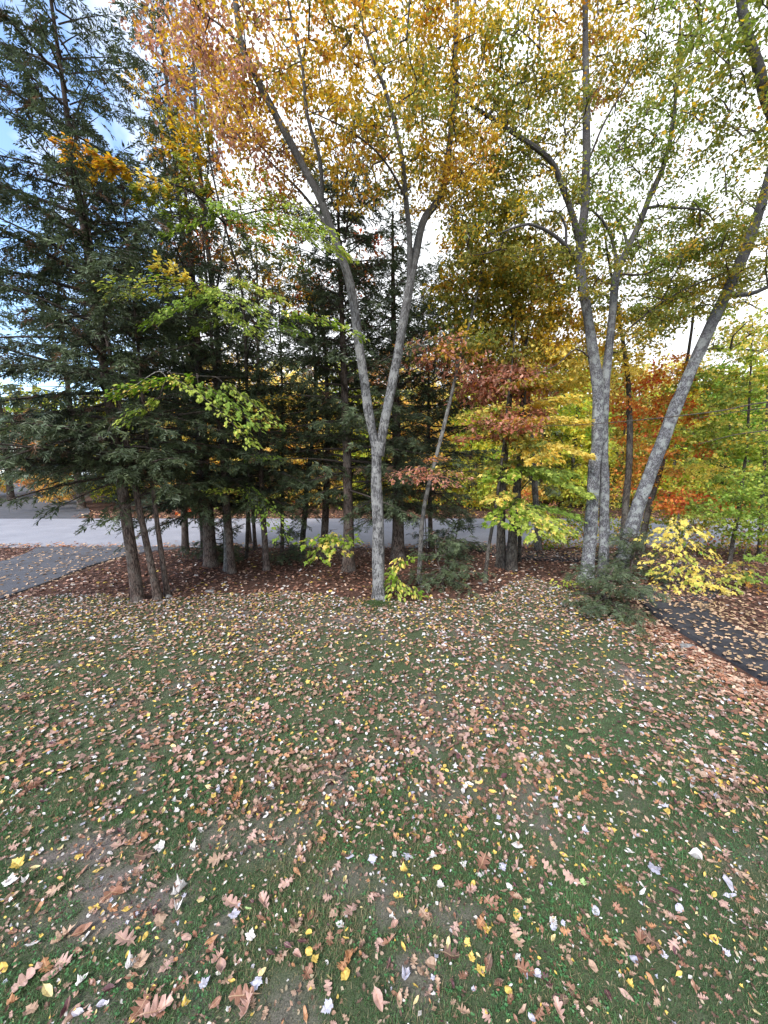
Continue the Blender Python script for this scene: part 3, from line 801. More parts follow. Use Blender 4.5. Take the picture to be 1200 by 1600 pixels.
def big_tree(name, label, base, stems, blobs, tpl, n_leaf, rad, size, seed, cat='tree', group=None, bark=M_MAPLE, flat=.6, up=.5, droop=.35, base_r=.014, sides=26):
    """stems: list of (part name, points, r0, r1, flare); blobs: foliage volumes"""
    r = np.random.default_rng(seed)
    e = empty(name, base, label, cat, group)
    off = np.asarray(base, float)
    lim = []
    for i, (nm, pts, r0, r1, fl) in enumerate(stems):
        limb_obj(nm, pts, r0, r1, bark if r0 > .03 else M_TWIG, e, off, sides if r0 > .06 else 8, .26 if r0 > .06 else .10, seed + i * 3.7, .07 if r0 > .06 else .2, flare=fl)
        lim.append(pts)
    c, pl = blob_centres(blobs, r)
    mb = grow(lim, c, r, base_r)
    leaf_clusters(mb, c, pl, r, tpl, n_leaf, rad, size, flat, up, droop)
    mb.build('crown', [M_LEAF, M_TWIG], e, off=off)
    return e

# --- forked grey maple in the middle
b = G(593, 937)
big_tree('forked_maple', 'grey forked maple at the lawn edge whose trunk splits into two stems', b, [
    ('trunk', [below(b), *PL((591, 870, 8.42), (590, 800, 8.45), (588, 735, 8.48), (589, 690, 8.5))], .132, .118, .30),
    ('stem', PL((590, 712, 8.5), (577, 650, 8.5), (564, 560, 8.45), (548, 450, 8.35), (522, 370, 8.2), (500, 310, 8.05), (455, 225, 7.9), (405, 130, 7.75), (378, 70, 7.7), (366, -20, 7.6), (350, -160, 7.5)), .105, .03, 0),
    ('stem', PL((592, 712, 8.5), (602, 655, 8.5), (618, 570, 8.55), (636, 470, 8.65), (650, 395, 8.75), (662, 345, 8.85), (690, 300, 9.0), (705, 200, 9.2), (712, 60, 9.3), (715, -120, 9.3)), .11, .03, 0),
    ('limb', PL((640, 440, 8.7), (640, 370, 8.55), (633, 300, 8.3), (627, 240, 8.1), (605, 150, 7.9), (572, 60, 7.7), (555, -40, 7.6)), .06, .012, 0),
    ('limb', PL((504, 318, 8.05), (500, 250, 7.7), (480, 180, 7.5), (472, 100, 7.3), (455, 30, 7.2), (440, -60, 7.1)), .04, .010, 0),
    ('limb', PL((634, 310, 8.3), (600, 250, 7.8), (548, 205, 7.5), (480, 172, 7.2)), .025, .008, 0),
    ('limb', PL((378, 72, 7.7), (345, 40, 7.7), (310, 15, 7.6)), .025, .008, 0),
    ('limb', PL((520, 365, 8.2), (470, 300, 8.7), (410, 240, 9.0), (370, 180, 9.2)), .035, .008, 0),
], [(P(365, 90, 7.8), (1.0, 1.1, 1.5), 20, 'rust'), (P(330, 30, 8.2), (.9, 1.1, 1.2), 16, 'rust'), (P(420, 200, 8.3), (1.0, 1.2, 1.0), 22, 'rust'), (P(470, 80, 7.6), (1.1, 1.0, 1.5), 22, 'amber'), (P(520, 200, 8.3), (1.1, 1.2, 1.1), 20, 'gold'),
    (P(590, 90, 7.9), (1.1, 1.1, 1.5), 24, 'gold'), (P(680, 60, 8.5), (1.0, 1.1, 1.5), 28, 'gold'), (P(620, 190, 8.2), (1.1, 1.2, 1.0), 26, 'olive'), (P(700, 180, 8.8), (.9, 1.1, 1.0), 20, 'gold'), (P(720, 275, 8.9), (.9, .9, .7), 18, 'gold'),
    (P(670, 285, 8.6), (.7, .8, .6), 8, 'gold'), (P(560, 265, 8.2), (.9, .9, .55), 10, 'amber'), (P(440, 270, 8.6), (.8, .9, .7), 8, 'amber'), (P(500, -120, 7.8), (2.6, 1.8, 1.6), 22, 'amber'), (P(680, -120, 8.8), (2.2, 1.8, 1.6), 20, 'gold'), (P(560, 40, 10.0), (2.5, 1.0, 1.8), 26, 'gold')],
    T_RAG, 100, .35, .078, 101, base_r=.019, flat=.5, up=.55)

# --- oak of three stems
b = G(932, 908)
big_tree('three_stemmed_oak', 'three stemmed grey oak with one stem slanting steeply outward, right of the lawn', b, [
    ('trunk', [below(G(917, 910)), *PL((921, 840, 10.0), (927, 760, 10.0), (933, 690, 10.0), (935, 620, 10.02), (928, 560, 10.0), (918, 490, 9.95), (907, 420, 9.9), (908, 370, 9.9), (914, 320, 9.9), (916, 240, 9.9), (916, 150, 9.9), (915, 60, 9.9), (914, -40, 9.9), (910, -200, 9.9))], .158, .03, .35),
    ('trunk', [below(G(942, 903)), *PL((944, 830, 10.25), (944, 760, 10.25), (943, 690, 10.2), (945, 610, 10.15), (951, 550, 10.2), (957, 490, 10.25), (963, 430, 10.3), (980, 390, 10.35), (1003, 340, 10.4), (1018, 300, 10.5), (1036, 262, 10.6), (1050, 200, 10.7), (1058, 120, 10.8), (1064, 20, 10.8))], .135, .02, .35),
    ('trunk', [below(G(964, 897)), *PL((985, 830, 10.4), (1008, 760, 10.35), (1033, 695, 10.3), (1062, 620, 10.2), (1092, 550, 10.1), (1122, 485, 10.0), (1148, 430, 9.95), (1172, 370, 9.9), (1192, 310, 9.85), (1215, 230, 9.8), (1245, 100, 9.8), (1260, -60, 9.8))], .175, .05, .35),
    ('limb', PL((907, 385, 9.9), (894, 335, 9.8), (878, 290, 9.6), (862, 255, 9.4), (835, 230, 9.2), (790, 200, 9.0), (745, 170, 8.8), (728, 160, 8.7)), .075, .025, 0),
    ('limb', PL((905, 410, 9.9), (885, 385, 9.6), (862, 365, 9.4), (835, 352, 9.2), (815, 352, 9.1), (770, 368, 8.9)), .055, .012, 0),
    ('limb', PL((884, 384, 9.6), (884, 355, 9.5), (872, 333, 9.4), (850, 330, 9.3)), .035, .012, 0),
    ('limb', PL((964, 425, 10.3), (958, 380, 10.2), (942, 345, 10.0), (920, 325, 9.8)), .045, .02, 0),
    ('limb', PL((750, 195, 8.9), (775, 165, 9.0), (800, 135, 9.2), (850, 120, 9.5), (914, 108, 9.9)), .035, .012, 0),
    ('limb', PL((1012, 325, 10.45), (1030, 322, 10.2), (1060, 325, 9.9), (1098, 328, 9.7), (1115, 345, 9.6)), .035, .010, 0),
    ('limb', PL((982, 392, 10.35), (974, 360, 10.6), (955, 325, 10.9), (950, 300, 11.0)), .04, .012, 0),
    ('limb', PL((972, 428, 10.3), (1010, 428, 10.0), (1060, 398, 9.8), (1110, 385, 9.6)), .03, .008, 0),
    ('limb', PL((1142, 460, 9.95), (1170, 460, 9.7), (1200, 448, 9.5), (1240, 430, 9.3)), .06, .02, 0),
    ('limb', PL((984, 512, 10.2), (1030, 475, 10.0), (1085, 445, 9.9), (1135, 428, 9.9)), .022, .018, 0),
    ('limb', PL((922, 560, 10.0), (900, 545, 9.8), (870, 570, 9.6), (835, 585, 9.4)), .022, .006, 0),
    ('limb', PL((920, 250, 9.9), (945, 190, 9.6), (980, 130, 9.4), (1010, 60, 9.2)), .025, .008, 0),
], [(P(800, 60, 9.3), (1.3, 1.3, 1.5), 24, 'gold'), (P(900, 50, 10.4), (1.2, 1.2, 1.3), 20, 'gold'), (P(960, 90, 9.9), (1.0, 1.2, .9), 12, 'amber'), (P(780, 230, 9.6), (1.2, 1.2, 1.0), 30, 'olive'), (P(760, 130, 9.0), (1.0, 1.0, .9), 18, 'olive'), (P(850, 200, 10.0), (1.1, 1.3, 1.2), 22, 'olive'),
    (P(830, 310, 9.9), (1.2, 1.3, .9), 26, 'olive'), (P(760, 370, 9.2), (1.0, 1.1, .8), 18, 'olive'), (P(960, 270, 10.6), (1.2, 1.4, 1.1), 26, 'green'), (P(1040, 210, 10.3), (1.4, 1.3, .9), 20, 'green'), (P(1000, 60, 10.2), (1.4, 1.2, 1.3), 14, 'olive'), (P(1060, 40, 10.4), (1.3, 1.2, 1.0), 14, 'green'), (P(1070, 110, 10.4), (.9, 1.0, .6), 8, 'green'),
    (P(1060, 350, 10.4), (1.4, 1.4, 1.0), 34, 'green'), (P(1010, 430, 10.1), (1.1, 1.3, .7), 16, 'green'), (P(1090, 420, 9.8), (1.2, 1.3, .8), 20, 'olive'), (P(940, 350, 9.9), (.9, 1.1, .8), 16, 'green'), (P(870, 430, 9.9), (1.3, 1.2, .7), 20, 'olive'), (P(1160, 380, 9.8), (1.0, 1.2, 1.0), 14, 'olive'),
    (P(1170, 250, 9.4), (1.0, 1.2, 1.0), 12, 'olive'), (P(1180, 490, 9.7), (.9, 1.1, .5), 8, 'yellowgreen'), (P(1000, 520, 10.4), (1.0, 1.1, .6), 8, 'olive'), (P(1120, 360, 10.6), (1.1, 1.0, .9), 16, 'green'), (P(1060, 480, 10.8), (1.2, 1.1, .5), 14, 'olive'), (P(1170, 540, 10.4), (1.0, 1.0, .5), 12, 'yellowgreen'), (P(1180, 420, 10.6), (.9, 1.0, .6), 14, 'olive'), (P(820, 400, 10.6), (1.2, 1.0, .7), 20, 'olive'), (P(740, 300, 10.0), (1.0, 1.0, .9), 18, 'olive'), (P(900, -130, 9.8), (3.0, 2.0, 1.8), 26, 'gold'), (P(1120, -100, 9.8), (2.4, 2.0, 1.6), 26, 'green'), (P(920, 180, 11.2), (2.6, .9, 2.0), 24, 'olive')],
    T_RAG, 104, .36, .080, 202, bark=M_OAK, base_r=.021, flat=.4, up=.6)

# --- oak whose trunk stands past the frame: its limb and bare drooping twigs reach in
b = np.array((10.4, 8.2, 0.0))
big_tree('overhanging_oak', 'oak standing out of view whose dark limb enters at the upper right corner', b, [
    ('trunk', [below(b), np.array((10.2, 8.2, 3)), np.array((9.9, 8.1, 6)), *PL((1250, 260, 8.0), (1205, 175, 7.9), (1180, 90, 7.8), (1162, 30, 7.7), (1150, -60, 7.6))], .19, .05, .3),
    ('limb', [np.array((10.15, 8.2, 4.1)), *PL((1200, 672, 8.1), (1150, 679, 8.05), (1090, 694, 8.0), (1020, 712, 8.0), (960, 720, 8.0))][:4], .022, .004, 0),
    ('limb', [np.array((10.1, 8.2, 4.5)), *PL((1200, 628, 8.0), (1130, 641, 7.95), (1060, 650, 7.9), (980, 658, 7.9), (900, 664, 7.9), (830, 666, 7.9))], .017, .004, 0),
    ('limb', [np.array((10.1, 8.2, 4.4)), *PL((1200, 637, 8.1), (1140, 645, 8.0), (1080, 655, 7.95))], .018, .004, 0),
], [(P(1150, 50, 7.8), (1.0, 1.2, 1.0), 26, 'green'), (P(1110, 130, 7.9), (.8, 1.0, .7), 12, 'olive'), (P(1190, 200, 8.0), (.6, 1.0, .8), 10, 'olive'), (P(1180, -120, 7.8), (1.8, 1.5, 1.6), 24, 'green'), ((11.2, 8.6, 9), (1.8, 1.8, 2.2), 30, 'green')],
    T_RAG, 70, .36, .09, 303, bark=M_OAK)

# --- tall thin trees within the stand
def stand_tree(label, base_px, pts, r0, blobs, seed, bark=M_GREYBARK, tpl=T_RAG, n=78, rad=.42, size=.115, group='broad leaved trees within the stand', name='maple_tree', limbs=(), up=.5, flat=.6):
    b = G(*base_px)
    st = [('trunk', [below(b)] + PL(*pts), r0, .012, .35)] + [('limb', PL(*q), rr, .006, 0) for rr, q in limbs]
    return big_tree(name, label, b, st, blobs, tpl, n, rad, size, seed, group=group, bark=bark, up=up, flat=flat, base_r=.009, sides=10)

stand_tree('tall grey tree with forked top rising left of the maple, rust brown leaves', (357, 891), [(352, 740, 11.3), (342, 560, 11.4), (330, 430, 11.5), (318, 330, 11.5), (308, 200, 11.5), (300, 60, 11.5), (296, -60, 11.5)], .12,
           [(P(330, 140, 11.2), (1.1, 1.2, 1.6), 26, 'rust'), (P(290, 220, 11.0), (.8, 1.0, .8), 12, 'amber'), (P(400, 330, 11.6), (1.4, 1.2, .8), 12, 'orange'), (P(320, 400, 12), (.9, 1, .7), 10, 'orange'), (P(240, 90, 11), (1.0, 1.0, 1.0), 7, 'rust'), (P(300, -60, 11.4), (1.5, 1.5, 1.4), 16, 'rust')], 31,
           limbs=[(.05, [(343, 575, 11.4), (338, 470, 11.2), (350, 380, 11.0), (358, 300, 10.9)]), (.03, [(318, 330, 11.5), (285, 250, 11.2), (262, 170, 11.0)])])
stand_tree('slender leaning grey tree with pinkish leaves low on its stem', (655, 912), [(658, 840, 9.7), (663, 790, 9.75), (676, 735, 9.8), (700, 640, 9.9), (718, 560, 10), (735, 500, 10.1), (752, 430, 10.2), (768, 330, 10.3)], .065,
           [(P(760, 430, 10.2), (1.0, 1.1, .7), 14, 'olive'), (P(700, 560, 10.1), (1.1, 1, .5), 9, 'pinkbrown'), (P(770, 330, 10.3), (.9, 1, .9), 14, 'olive'), (P(735, 545, 9.8), (.8, .8, .4), 10, 'olive'), (P(720, 470, 10.6), (.9, 1, .7), 14, 'olive'), (P(760, 380, 10.8), (1.1, 1, .8), 16, 'gold')], 32)
stand_tree('dark straight maple between the grey oak stems, golden green crown', (972, 882), [(977, 800, 12.2), (984, 700, 12.3), (982, 600, 12.4), (974, 540, 12.4), (966, 490, 12.5), (950, 400, 12.6), (940, 330, 12.6)], .115,
           [(P(960, 560, 12.2), (1.4, 1.1, .9), 22, 'yellow'), (P(900, 520, 12.3), (1.3, 1.1, .9), 20, 'gold'), (P(1000, 480, 12.4), (1.5, 1.2, .9), 24, 'olive'), (P(1080, 470, 12.6), (1.4, 1.2, .9), 20, 'olive'), (P(940, 400, 12.8), (1.5, 1.1, .9), 16, 'olive'), (P(900, 590, 12.0), (1.0, 1.0, .6), 12, 'yellow')], 33, bark=M_DARKBARK)
stand_tree('dark leaning maple behind the slanting oak stem, scarlet and orange leaves', (1000, 868), [(1012, 800, 13), (1030, 740, 13), (1052, 650, 13), (1070, 580, 12.9), (1080, 520, 12.9), (1088, 430, 12.9)], .11,
           [(P(1020, 640, 12.6), (1.5, .9, .7), 22, 'red'), (P(985, 610, 12.6), (.9, .9, .7), 10, 'orange'), (P(1060, 590, 12.7), (.7, .8, .8), 10, 'orange'), (P(1040, 700, 12.5), (1.5, 1, .6), 16, 'orange'), (P(1010, 750, 12.7), (1.0, 1, .5), 9, 'orange'), (P(1070, 785, 12.2), (1.1, .7, .3), 14, 'red'), (P(1100, 640, 13.2), (1.2, 1, .9), 12, 'yellow')], 34, bark=M_DARKBARK, tpl=T_MAPLET, size=.095)
stand_tree('pale forked tree far up behind the oak limbs, thin olive leaves', (842, 862), [(836, 760, 13), (826, 640, 13), (818, 540, 13.2), (812, 490, 13.3), (822, 450, 13.4), (835, 400, 13.5), (838, 300, 13.6)], .12,
           [(P(800, 470, 13.2), (1.6, 1.2, 1.2), 30, 'olive'), (P(860, 500, 13.0), (1.3, 1.2, .9), 24, 'gold'), (P(860, 430, 13.4), (1.4, 1.2, 1.0), 18, 'olive'), (P(760, 400, 13.6), (1.5, 1.2, 1.2), 22, 'olive'), (P(790, 560, 12.8), (1.6, 1.1, .7), 28, 'pinkbrown'), (P(850, 590, 12.6), (1.2, 1, .6), 14, 'yellow'), (P(740, 520, 12.8), (1.3, 1, .9), 22, 'olive'), (P(800, 620, 12.4), (1.4, 1, .5), 18, 'pinkbrown')], 35,
           limbs=[(.05, [(816, 520, 13.2), (802, 470, 13.3), (797, 420, 13.4), (790, 350, 13.4)])])
stand_tree('thin dark stem leaning beside the pair of dark trunks, pinkish leaves above', (757, 913), [(763, 860, 9.7), (773, 800, 9.8), (784, 720, 9.9), (792, 640, 10), (800, 570, 10.1), (806, 500, 10.2)], .05,
           [(P(785, 660, 10), (1.0, .8, .35), 12, 'pinkbrown'), (P(760, 600, 10.1), (1.0, .8, .4), 10, 'pinkbrown'), (P(820, 690, 10), (.7, .7, .3), 7, 'olive')], 36, bark=M_DARKBARK, up=.75, flat=.35)
stand_tree('near one of two dark trunks rising from one spot beside the leafy driveway', (783, 887), [(783, 830, 10.9), (786, 760, 10.95), (792, 680, 11), (798, 600, 11), (800, 520, 11.1), (798, 440, 11.2)], .13,
           [(P(790, 540, 11), (1.2, 1, .8), 20, 'olive'), (P(760, 480, 11.2), (1.2, 1, .8), 16, 'olive'), (P(770, 600, 10.8), (1.0, .9, .4), 14, 'pinkbrown'), (P(800, 420, 11.2), (1.2, 1, .9), 18, 'gold')], 38, bark=M_DARKBARK, flat=.4, up=.65)
stand_tree('stouter of the two dark trunks by the leafy driveway, leaning outward', (798, 891), [(801, 840, 10.8), (808, 760, 10.9), (815, 690, 11), (818, 620, 11), (822, 540, 11.1), (830, 470, 11.2)], .15,
           [(P(830, 520, 11.2), (1.2, 1, .8), 22, 'gold'), (P(850, 570, 11), (1.1, .9, .5), 16, 'yellow'), (P(830, 450, 11.3), (1.2, 1, .9), 18, 'olive'), (P(810, 590, 10.8), (.9, .8, .4), 12, 'pinkbrown'), (P(820, 650, 11.0), (.8, .6, .3), 10, 'pinkbrown')], 39, bark=M_DARKBARK, flat=.4, up=.65)
stand_tree('black stemmed maple left of the forked tree, ochre leaves high up', (470, 872), [(480, 760, 12), (492, 640, 12), (490, 540, 12), (478, 450, 12), (465, 370, 12)], .09,
           [(P(480, 470, 12.2), (1.2, 1, .8), 14, 'orange'), (P(430, 420, 12.4), (1.3, 1, .9), 12, 'amber'), (P(560, 400, 12.8), (1.0, 1, .8), 8, 'red')], 37, bark=M_DARKBARK)

# --- layered beech left of the maple: flat fans of green and yellow leaves
def layered(name, label, base, stems, fans, tpl, size, seed, group=None, cat='tree', bark=M_DARKBARK, leaf_parts=0, var_meshes=3, extra=None):
    r = np.random.default_rng(seed)
    e = empty(name, base, label, cat, group); off = np.asarray(base, float)
    for i, (nm, pts, r0, r1, fl) in enumerate(stems):
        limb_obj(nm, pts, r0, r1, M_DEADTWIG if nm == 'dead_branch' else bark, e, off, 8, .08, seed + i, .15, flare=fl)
    wood = np.concatenate([resample(s[1], .15) for s in stems])
    mb = MB(); parts = [] if leaf_parts else None
    for c, d, ln, wd, n, p in fans:
        c = np.asarray(c, float)
        k = wood[np.argmin(np.linalg.norm(wood - c, axis=1) + .5 * np.clip(wood[:, 2] - c[2], 0, None))]
        t = np.linspace(0, 1, 6)[:, None]
        V, T = tube(k + (c - k) * t + np.sin(t * math.pi) * np.array([0, 0, .05]), np.linspace(.013, .009, 6), 5, cap=False); mb.add(V, T, (.5, .5, .5), 1)
        spray_leaves(mb, c, d, ln, wd, n, tpl, size, p, r, parts=parts)
    mb.build('crown' if not leaf_parts else 'twigs', [M_LEAF, M_TWIG] if not leaf_parts else [M_TWIG, M_TWIG], e, off=off)
    if leaf_parts:
        A = [np.concatenate([q[i] for q in parts]) for i in range(5)]
        ms = []
        for j in range(var_meshes):
            V = tpl[0].copy(); V[:, 2] += (j - 1) * .18 * (V[:, 0] ** 2) * 2 - .1 * j * V[:, 1] ** 2
            me = mesh_from('leaf', V, tpl[1]); me.materials.append(M_LEAF_ONE); ms.append(me)
        for i in range(min(leaf_parts, len(A[0]))):
            y = A[1][i] / np.linalg.norm(A[1][i]); z = A[2][i] - y * (A[2][i] @ y); z /= np.linalg.norm(z); x = np.cross(y, z)
            s = A[3][i]; p = A[0][i] - off
            o = bpy.data.objects.new('leaf', ms[i % var_meshes]); COL.objects.link(o); o.parent = e
            o.matrix_local = Matrix(((x[0] * s, y[0] * s, z[0] * s, p[0]), (x[1] * s, y[1] * s, z[1] * s, p[1]), (x[2] * s, y[2] * s, z[2] * s, p[2]), (0, 0, 0, 1)))
            o.color = (*np.clip(A[4][i], 0, 1), 1)
    return e

def fan(px, py, Y, px2, py2, Y2, wd, n, p, near=0.0):
    a, b_ = P(px, py, Y - near), P(px2, py2, Y2 - near)
    d = b_ - a; return (a + (0, 0, 0), d, float(np.linalg.norm(d)), wd, n, p)

b = G(385, 872)
layered('layered_beech', 'slender beech in the stand holding flat fans of green and yellow leaves', b, [
    ('trunk', [below(b), *PL((388, 780, 10.8), (388, 700, 10.6), (385, 600, 10.3), (382, 500, 10.0), (374, 430, 9.7), (362, 390, 9.5), (348, 340, 9.3), (336, 290, 9.2), (325, 230, 9.1), (318, 150, 9.0))], .06, .012, .3),
    ('limb', PL((385, 590, 10.3), (360, 590, 9.3), (320, 588, 7.8), (262, 582, 7.2)), .028, .008, 0),
    ('limb', PL((384, 560, 10.2), (400, 520, 9.4), (430, 490, 8.2), (470, 480, 7.7)), .022, .007, 0),
    ('limb', PL((380, 480, 9.9), (340, 455, 9.0), (280, 440, 7.6), (230, 432, 7.3)), .026, .008, 0),
    ('limb', PL((352, 350, 9.3), (300, 300, 8.0), (240, 280, 7.5), (160, 245, 7.1)), .026, .008, 0),
    ('dead_branch', PL((262, 592, 7.4), (250, 580, 7.35), (232, 588, 7.3), (198, 612, 7.2)), .008, .004, 0),
    ('limb', PL((350, 345, 9.3), (400, 330, 8.0), (450, 325, 7.7)), .02, .007, 0),
], [fan(310, 590, 8.3, 175, 590, 7.8, .34, 150, 'yellowgreen', .8), fan(310, 600, 8.3, 400, 640, 7.9, .3, 120, 'fresh', .8), fan(270, 590, 8.0, 395, 655, 7.5, .22, 80, 'lime', .8), fan(350, 600, 8.9, 430, 640, 8.4, .3, 90, 'fresh', .8), fan(250, 620, 8.0, 190, 650, 7.9, .25, 50, 'fresh', .8),
    fan(330, 450, 8.9, 165, 420, 8.0, .5, 200, 'yellowgreen', .8), fan(350, 460, 9.1, 240, 470, 8.1, .5, 190, 'fresh', .8), fan(300, 440, 8.4, 240, 395, 8.0, .25, 70, 'yellow', .8), fan(360, 440, 9.3, 430, 440, 8.6, .4, 120, 'yellowgreen', .8), fan(330, 480, 9.0, 400, 500, 8.5, .4, 100, 'fresh', .8), fan(340, 455, 9.0, 380, 455, 8.0, .5, 120, 'fresh', .8), fan(380, 490, 9.9, 300, 500, 9.2, .5, 110, 'fresh', .8),
    fan(440, 490, 8.7, 565, 488, 8.1, .24, 120, 'lime', .8), fan(400, 505, 9.3, 470, 500, 8.9, .3, 70, 'fresh', .8),
    fan(360, 350, 9.3, 530, 330, 8.2, .5, 190, 'fresh', .8), fan(355, 330, 9.2, 500, 300, 8.3, .5, 170, 'fresh', .8), fan(400, 340, 8.8, 545, 352, 8.1, .28, 90, 'lime', .8), fan(345, 340, 9.2, 260, 330, 8.7, .5, 150, 'fresh', .8), fan(345, 310, 9.2, 430, 270, 8.6, .6, 180, 'olive', .8), fan(335, 300, 9.2, 280, 260, 8.8, .5, 120, 'olive', .8), fan(380, 380, 9.4, 470, 385, 8.8, .4, 90, 'fresh', .8), fan(340, 330, 9.2, 390, 320, 8.3, .6, 140, 'fresh', .8),
    fan(190, 262, 8.0, 88, 212, 7.7, .24, 150, 'amber', .8), fan(210, 270, 8.1, 130, 250, 7.9, .22, 90, 'gold', .8), fan(300, 320, 8.7, 205, 285, 8.2, .28, 110, 'olive', .8), fan(275, 300, 8.5, 215, 268, 8.2, .25, 60, 'gold', .8), fan(325, 260, 9.1, 270, 200, 8.8, .4, 90, 'amber', .8), fan(328, 240, 9.1, 300, 180, 8.8, .4, 70, 'gold', .8),
    fan(386, 770, 10.8, 330, 748, 9.6, .25, 60, 'lime', .8), fan(388, 760, 10.8, 440, 815, 9.6, .3, 80, 'fresh', .8), fan(386, 720, 10.7, 425, 700, 10, .3, 50, 'fresh', .8), fan(385, 640, 10.4, 450, 600, 10, .3, 60, 'olive', .8)],
    T_OVAL, .088, 44)

# --- yellow green maple and beech fans right of the pair of dark trunks
b = G(812, 878)
layered('layered_maple', 'maple beside the two dark trunks with tiers of green and yellow leaves', b, [
    ('trunk', [below(b), *PL((812, 800, 11.2), (810, 700, 11.1), (815, 620, 11.1), (822, 540, 11.0))], .06, .015, .3),
    ('limb', PL((811, 770, 11.2), (830, 750, 10.4), (870, 745, 9.9)), .02, .007, 0), ('limb', PL((811, 800, 11.2), (810, 790, 10.3), (830, 790, 9.8)), .02, .007, 0)],
    [fan(815, 735, 10.9, 920, 750, 10.0, .5, 150, 'fresh', .5), fan(812, 730, 10.9, 880, 725, 9.8, .5, 140, 'fresh', .5), fan(800, 735, 10.7, 780, 735, 9.8, .4, 70, 'lime', .5), fan(812, 790, 10.6, 885, 815, 9.7, .5, 150, 'yellowgreen', .5), fan(810, 780, 10.6, 780, 800, 9.6, .4, 90, 'lime', .5), fan(815, 800, 10.4, 845, 825, 9.5, .45, 90, 'lime', .5), fan(800, 770, 10.6, 770, 770, 9.9, .3, 60, 'yellowgreen', .5),
     fan(815, 690, 11.1, 920, 690, 10.4, .5, 120, 'yellow', .5), fan(815, 660, 11.1, 915, 640, 10.5, .5, 120, 'yellow', .5), fan(815, 640, 11.1, 900, 605, 10.5, .5, 110, 'yellow', .5), fan(812, 660, 11.1, 750, 655, 10.3, .5, 100, 'olive', .5), fan(812, 640, 11.1, 730, 625, 10.5, .5, 90, 'yellowgreen', .5), fan(812, 690, 11.1, 720, 660, 10.5, .4, 80, 'pinkbrown', .5), fan(815, 610, 11.1, 860, 580, 10.2, .5, 90, 'gold', .5), fan(812, 680, 11.1, 850, 700, 10.0, .5, 100, 'yellow', .5), fan(812, 720, 11.1, 760, 715, 10.4, .4, 70, 'olive', .5), fan(818, 790, 10.9, 905, 790, 10.4, .5, 110, 'fresh', .5), fan(818, 590, 11.1, 750, 575, 10.5, .5, 90, 'pinkbrown', .5)],
    T_MAPLET, .125, 45)
b = G(668, 880)
layered('pink_leaved_shrub', 'thin shrub with one flat tier of salmon pink leaves right of the forked trunk', b, [('stem', [below(b), *PL((664, 800, 10.3), (662, 760, 9.8), (668, 738, 9.3))], .016, .006, 0)],
    [fan(665, 730, 10.2, 605, 733, 9.6, .30, 80, 'pinkbrown', 1.0), fan(665, 735, 10.2, 738, 732, 9.7, .30, 90, 'pinkbrown', 1.0), fan(665, 740, 10.2, 700, 745, 9.5, .28, 60, 'pinkbrown', 1.0), fan(665, 720, 10.2, 690, 708, 9.8, .25, 40, 'pinkbrown', 1.0), fan(664, 742, 10.2, 640, 742, 9.6, .22, 40, 'pinkbrown', 1.0)], T_OVAL, .085, 46, cat='shrub')

# --- saplings whose leaves can be told apart
b = G(634, 930)
layered('maple_sapling', 'bright yellow green sapling at the right foot of the forked trunk', b, [('stem', [below(b), *PL((626, 905, 8.45), (618, 880, 8.45), (630, 866, 8.45))], .012, .005, 0)],
    [fan(628, 880, 8.5, 648, 866, 8.3, .12, 24, 'lime'), fan(622, 884, 8.5, 607, 893, 8.3, .14, 34, 'lime'), fan(618, 900, 8.5, 606, 912, 8.25, .14, 34, 'lime'), fan(622, 915, 8.4, 642, 918, 8.15, .13, 36, 'lime'), fan(620, 905, 8.4, 618, 925, 8.1, .14, 34, 'lime'), fan(640, 918, 8.3, 657, 930, 8.1, .12, 26, 'yellowgreen'), fan(626, 872, 8.5, 620, 880, 8.3, .1, 16, 'lime')],
    T_OVAL, .115, 47, group='leafy saplings', leaf_parts=260)
b = G(540, 890)
layered('maple_sapling', 'pale lime maple sapling spreading in front of the stout dark hemlock', b, [('stem', [below(b), *PL((525, 858, 9.9), (515, 842, 9.6), (505, 835, 9.4))], .013, .005, 0)],
    [fan(510, 838, 9.5, 468, 842, 9.1, .32, 54, 'lime'), fan(512, 836, 9.5, 552, 838, 9.0, .34, 70, 'lime'), fan(510, 842, 9.5, 495, 868, 8.9, .3, 54, 'lime'), fan(515, 838, 9.5, 530, 855, 8.8, .3, 48, 'lime'), fan(515, 832, 9.5, 520, 822, 9.2, .2, 28, 'fresh')],
    T_MAPLET, .125, 48, group='leafy saplings', leaf_parts=260)
b = G(900, 935)
layered('maple_sapling', 'small yellow green sapling against the foot of the upright oak stem', b, [('stem', [below(b), *PL((896, 918, 9.1), (888, 905, 9.0))], .010, .005, 0)],
    [fan(890, 908, 9.0, 868, 906, 8.8, .16, 26, 'yellowgreen'), fan(892, 908, 9.0, 905, 910, 8.7, .16, 22, 'lime'), fan(895, 922, 9.0, 885, 930, 8.7, .16, 24, 'lime'), fan(896, 922, 9.0, 905, 940, 8.7, .14, 24, 'lime')],
    T_OVAL, .095, 49, group='leafy saplings', leaf_parts=100)
b = G(1052, 905)
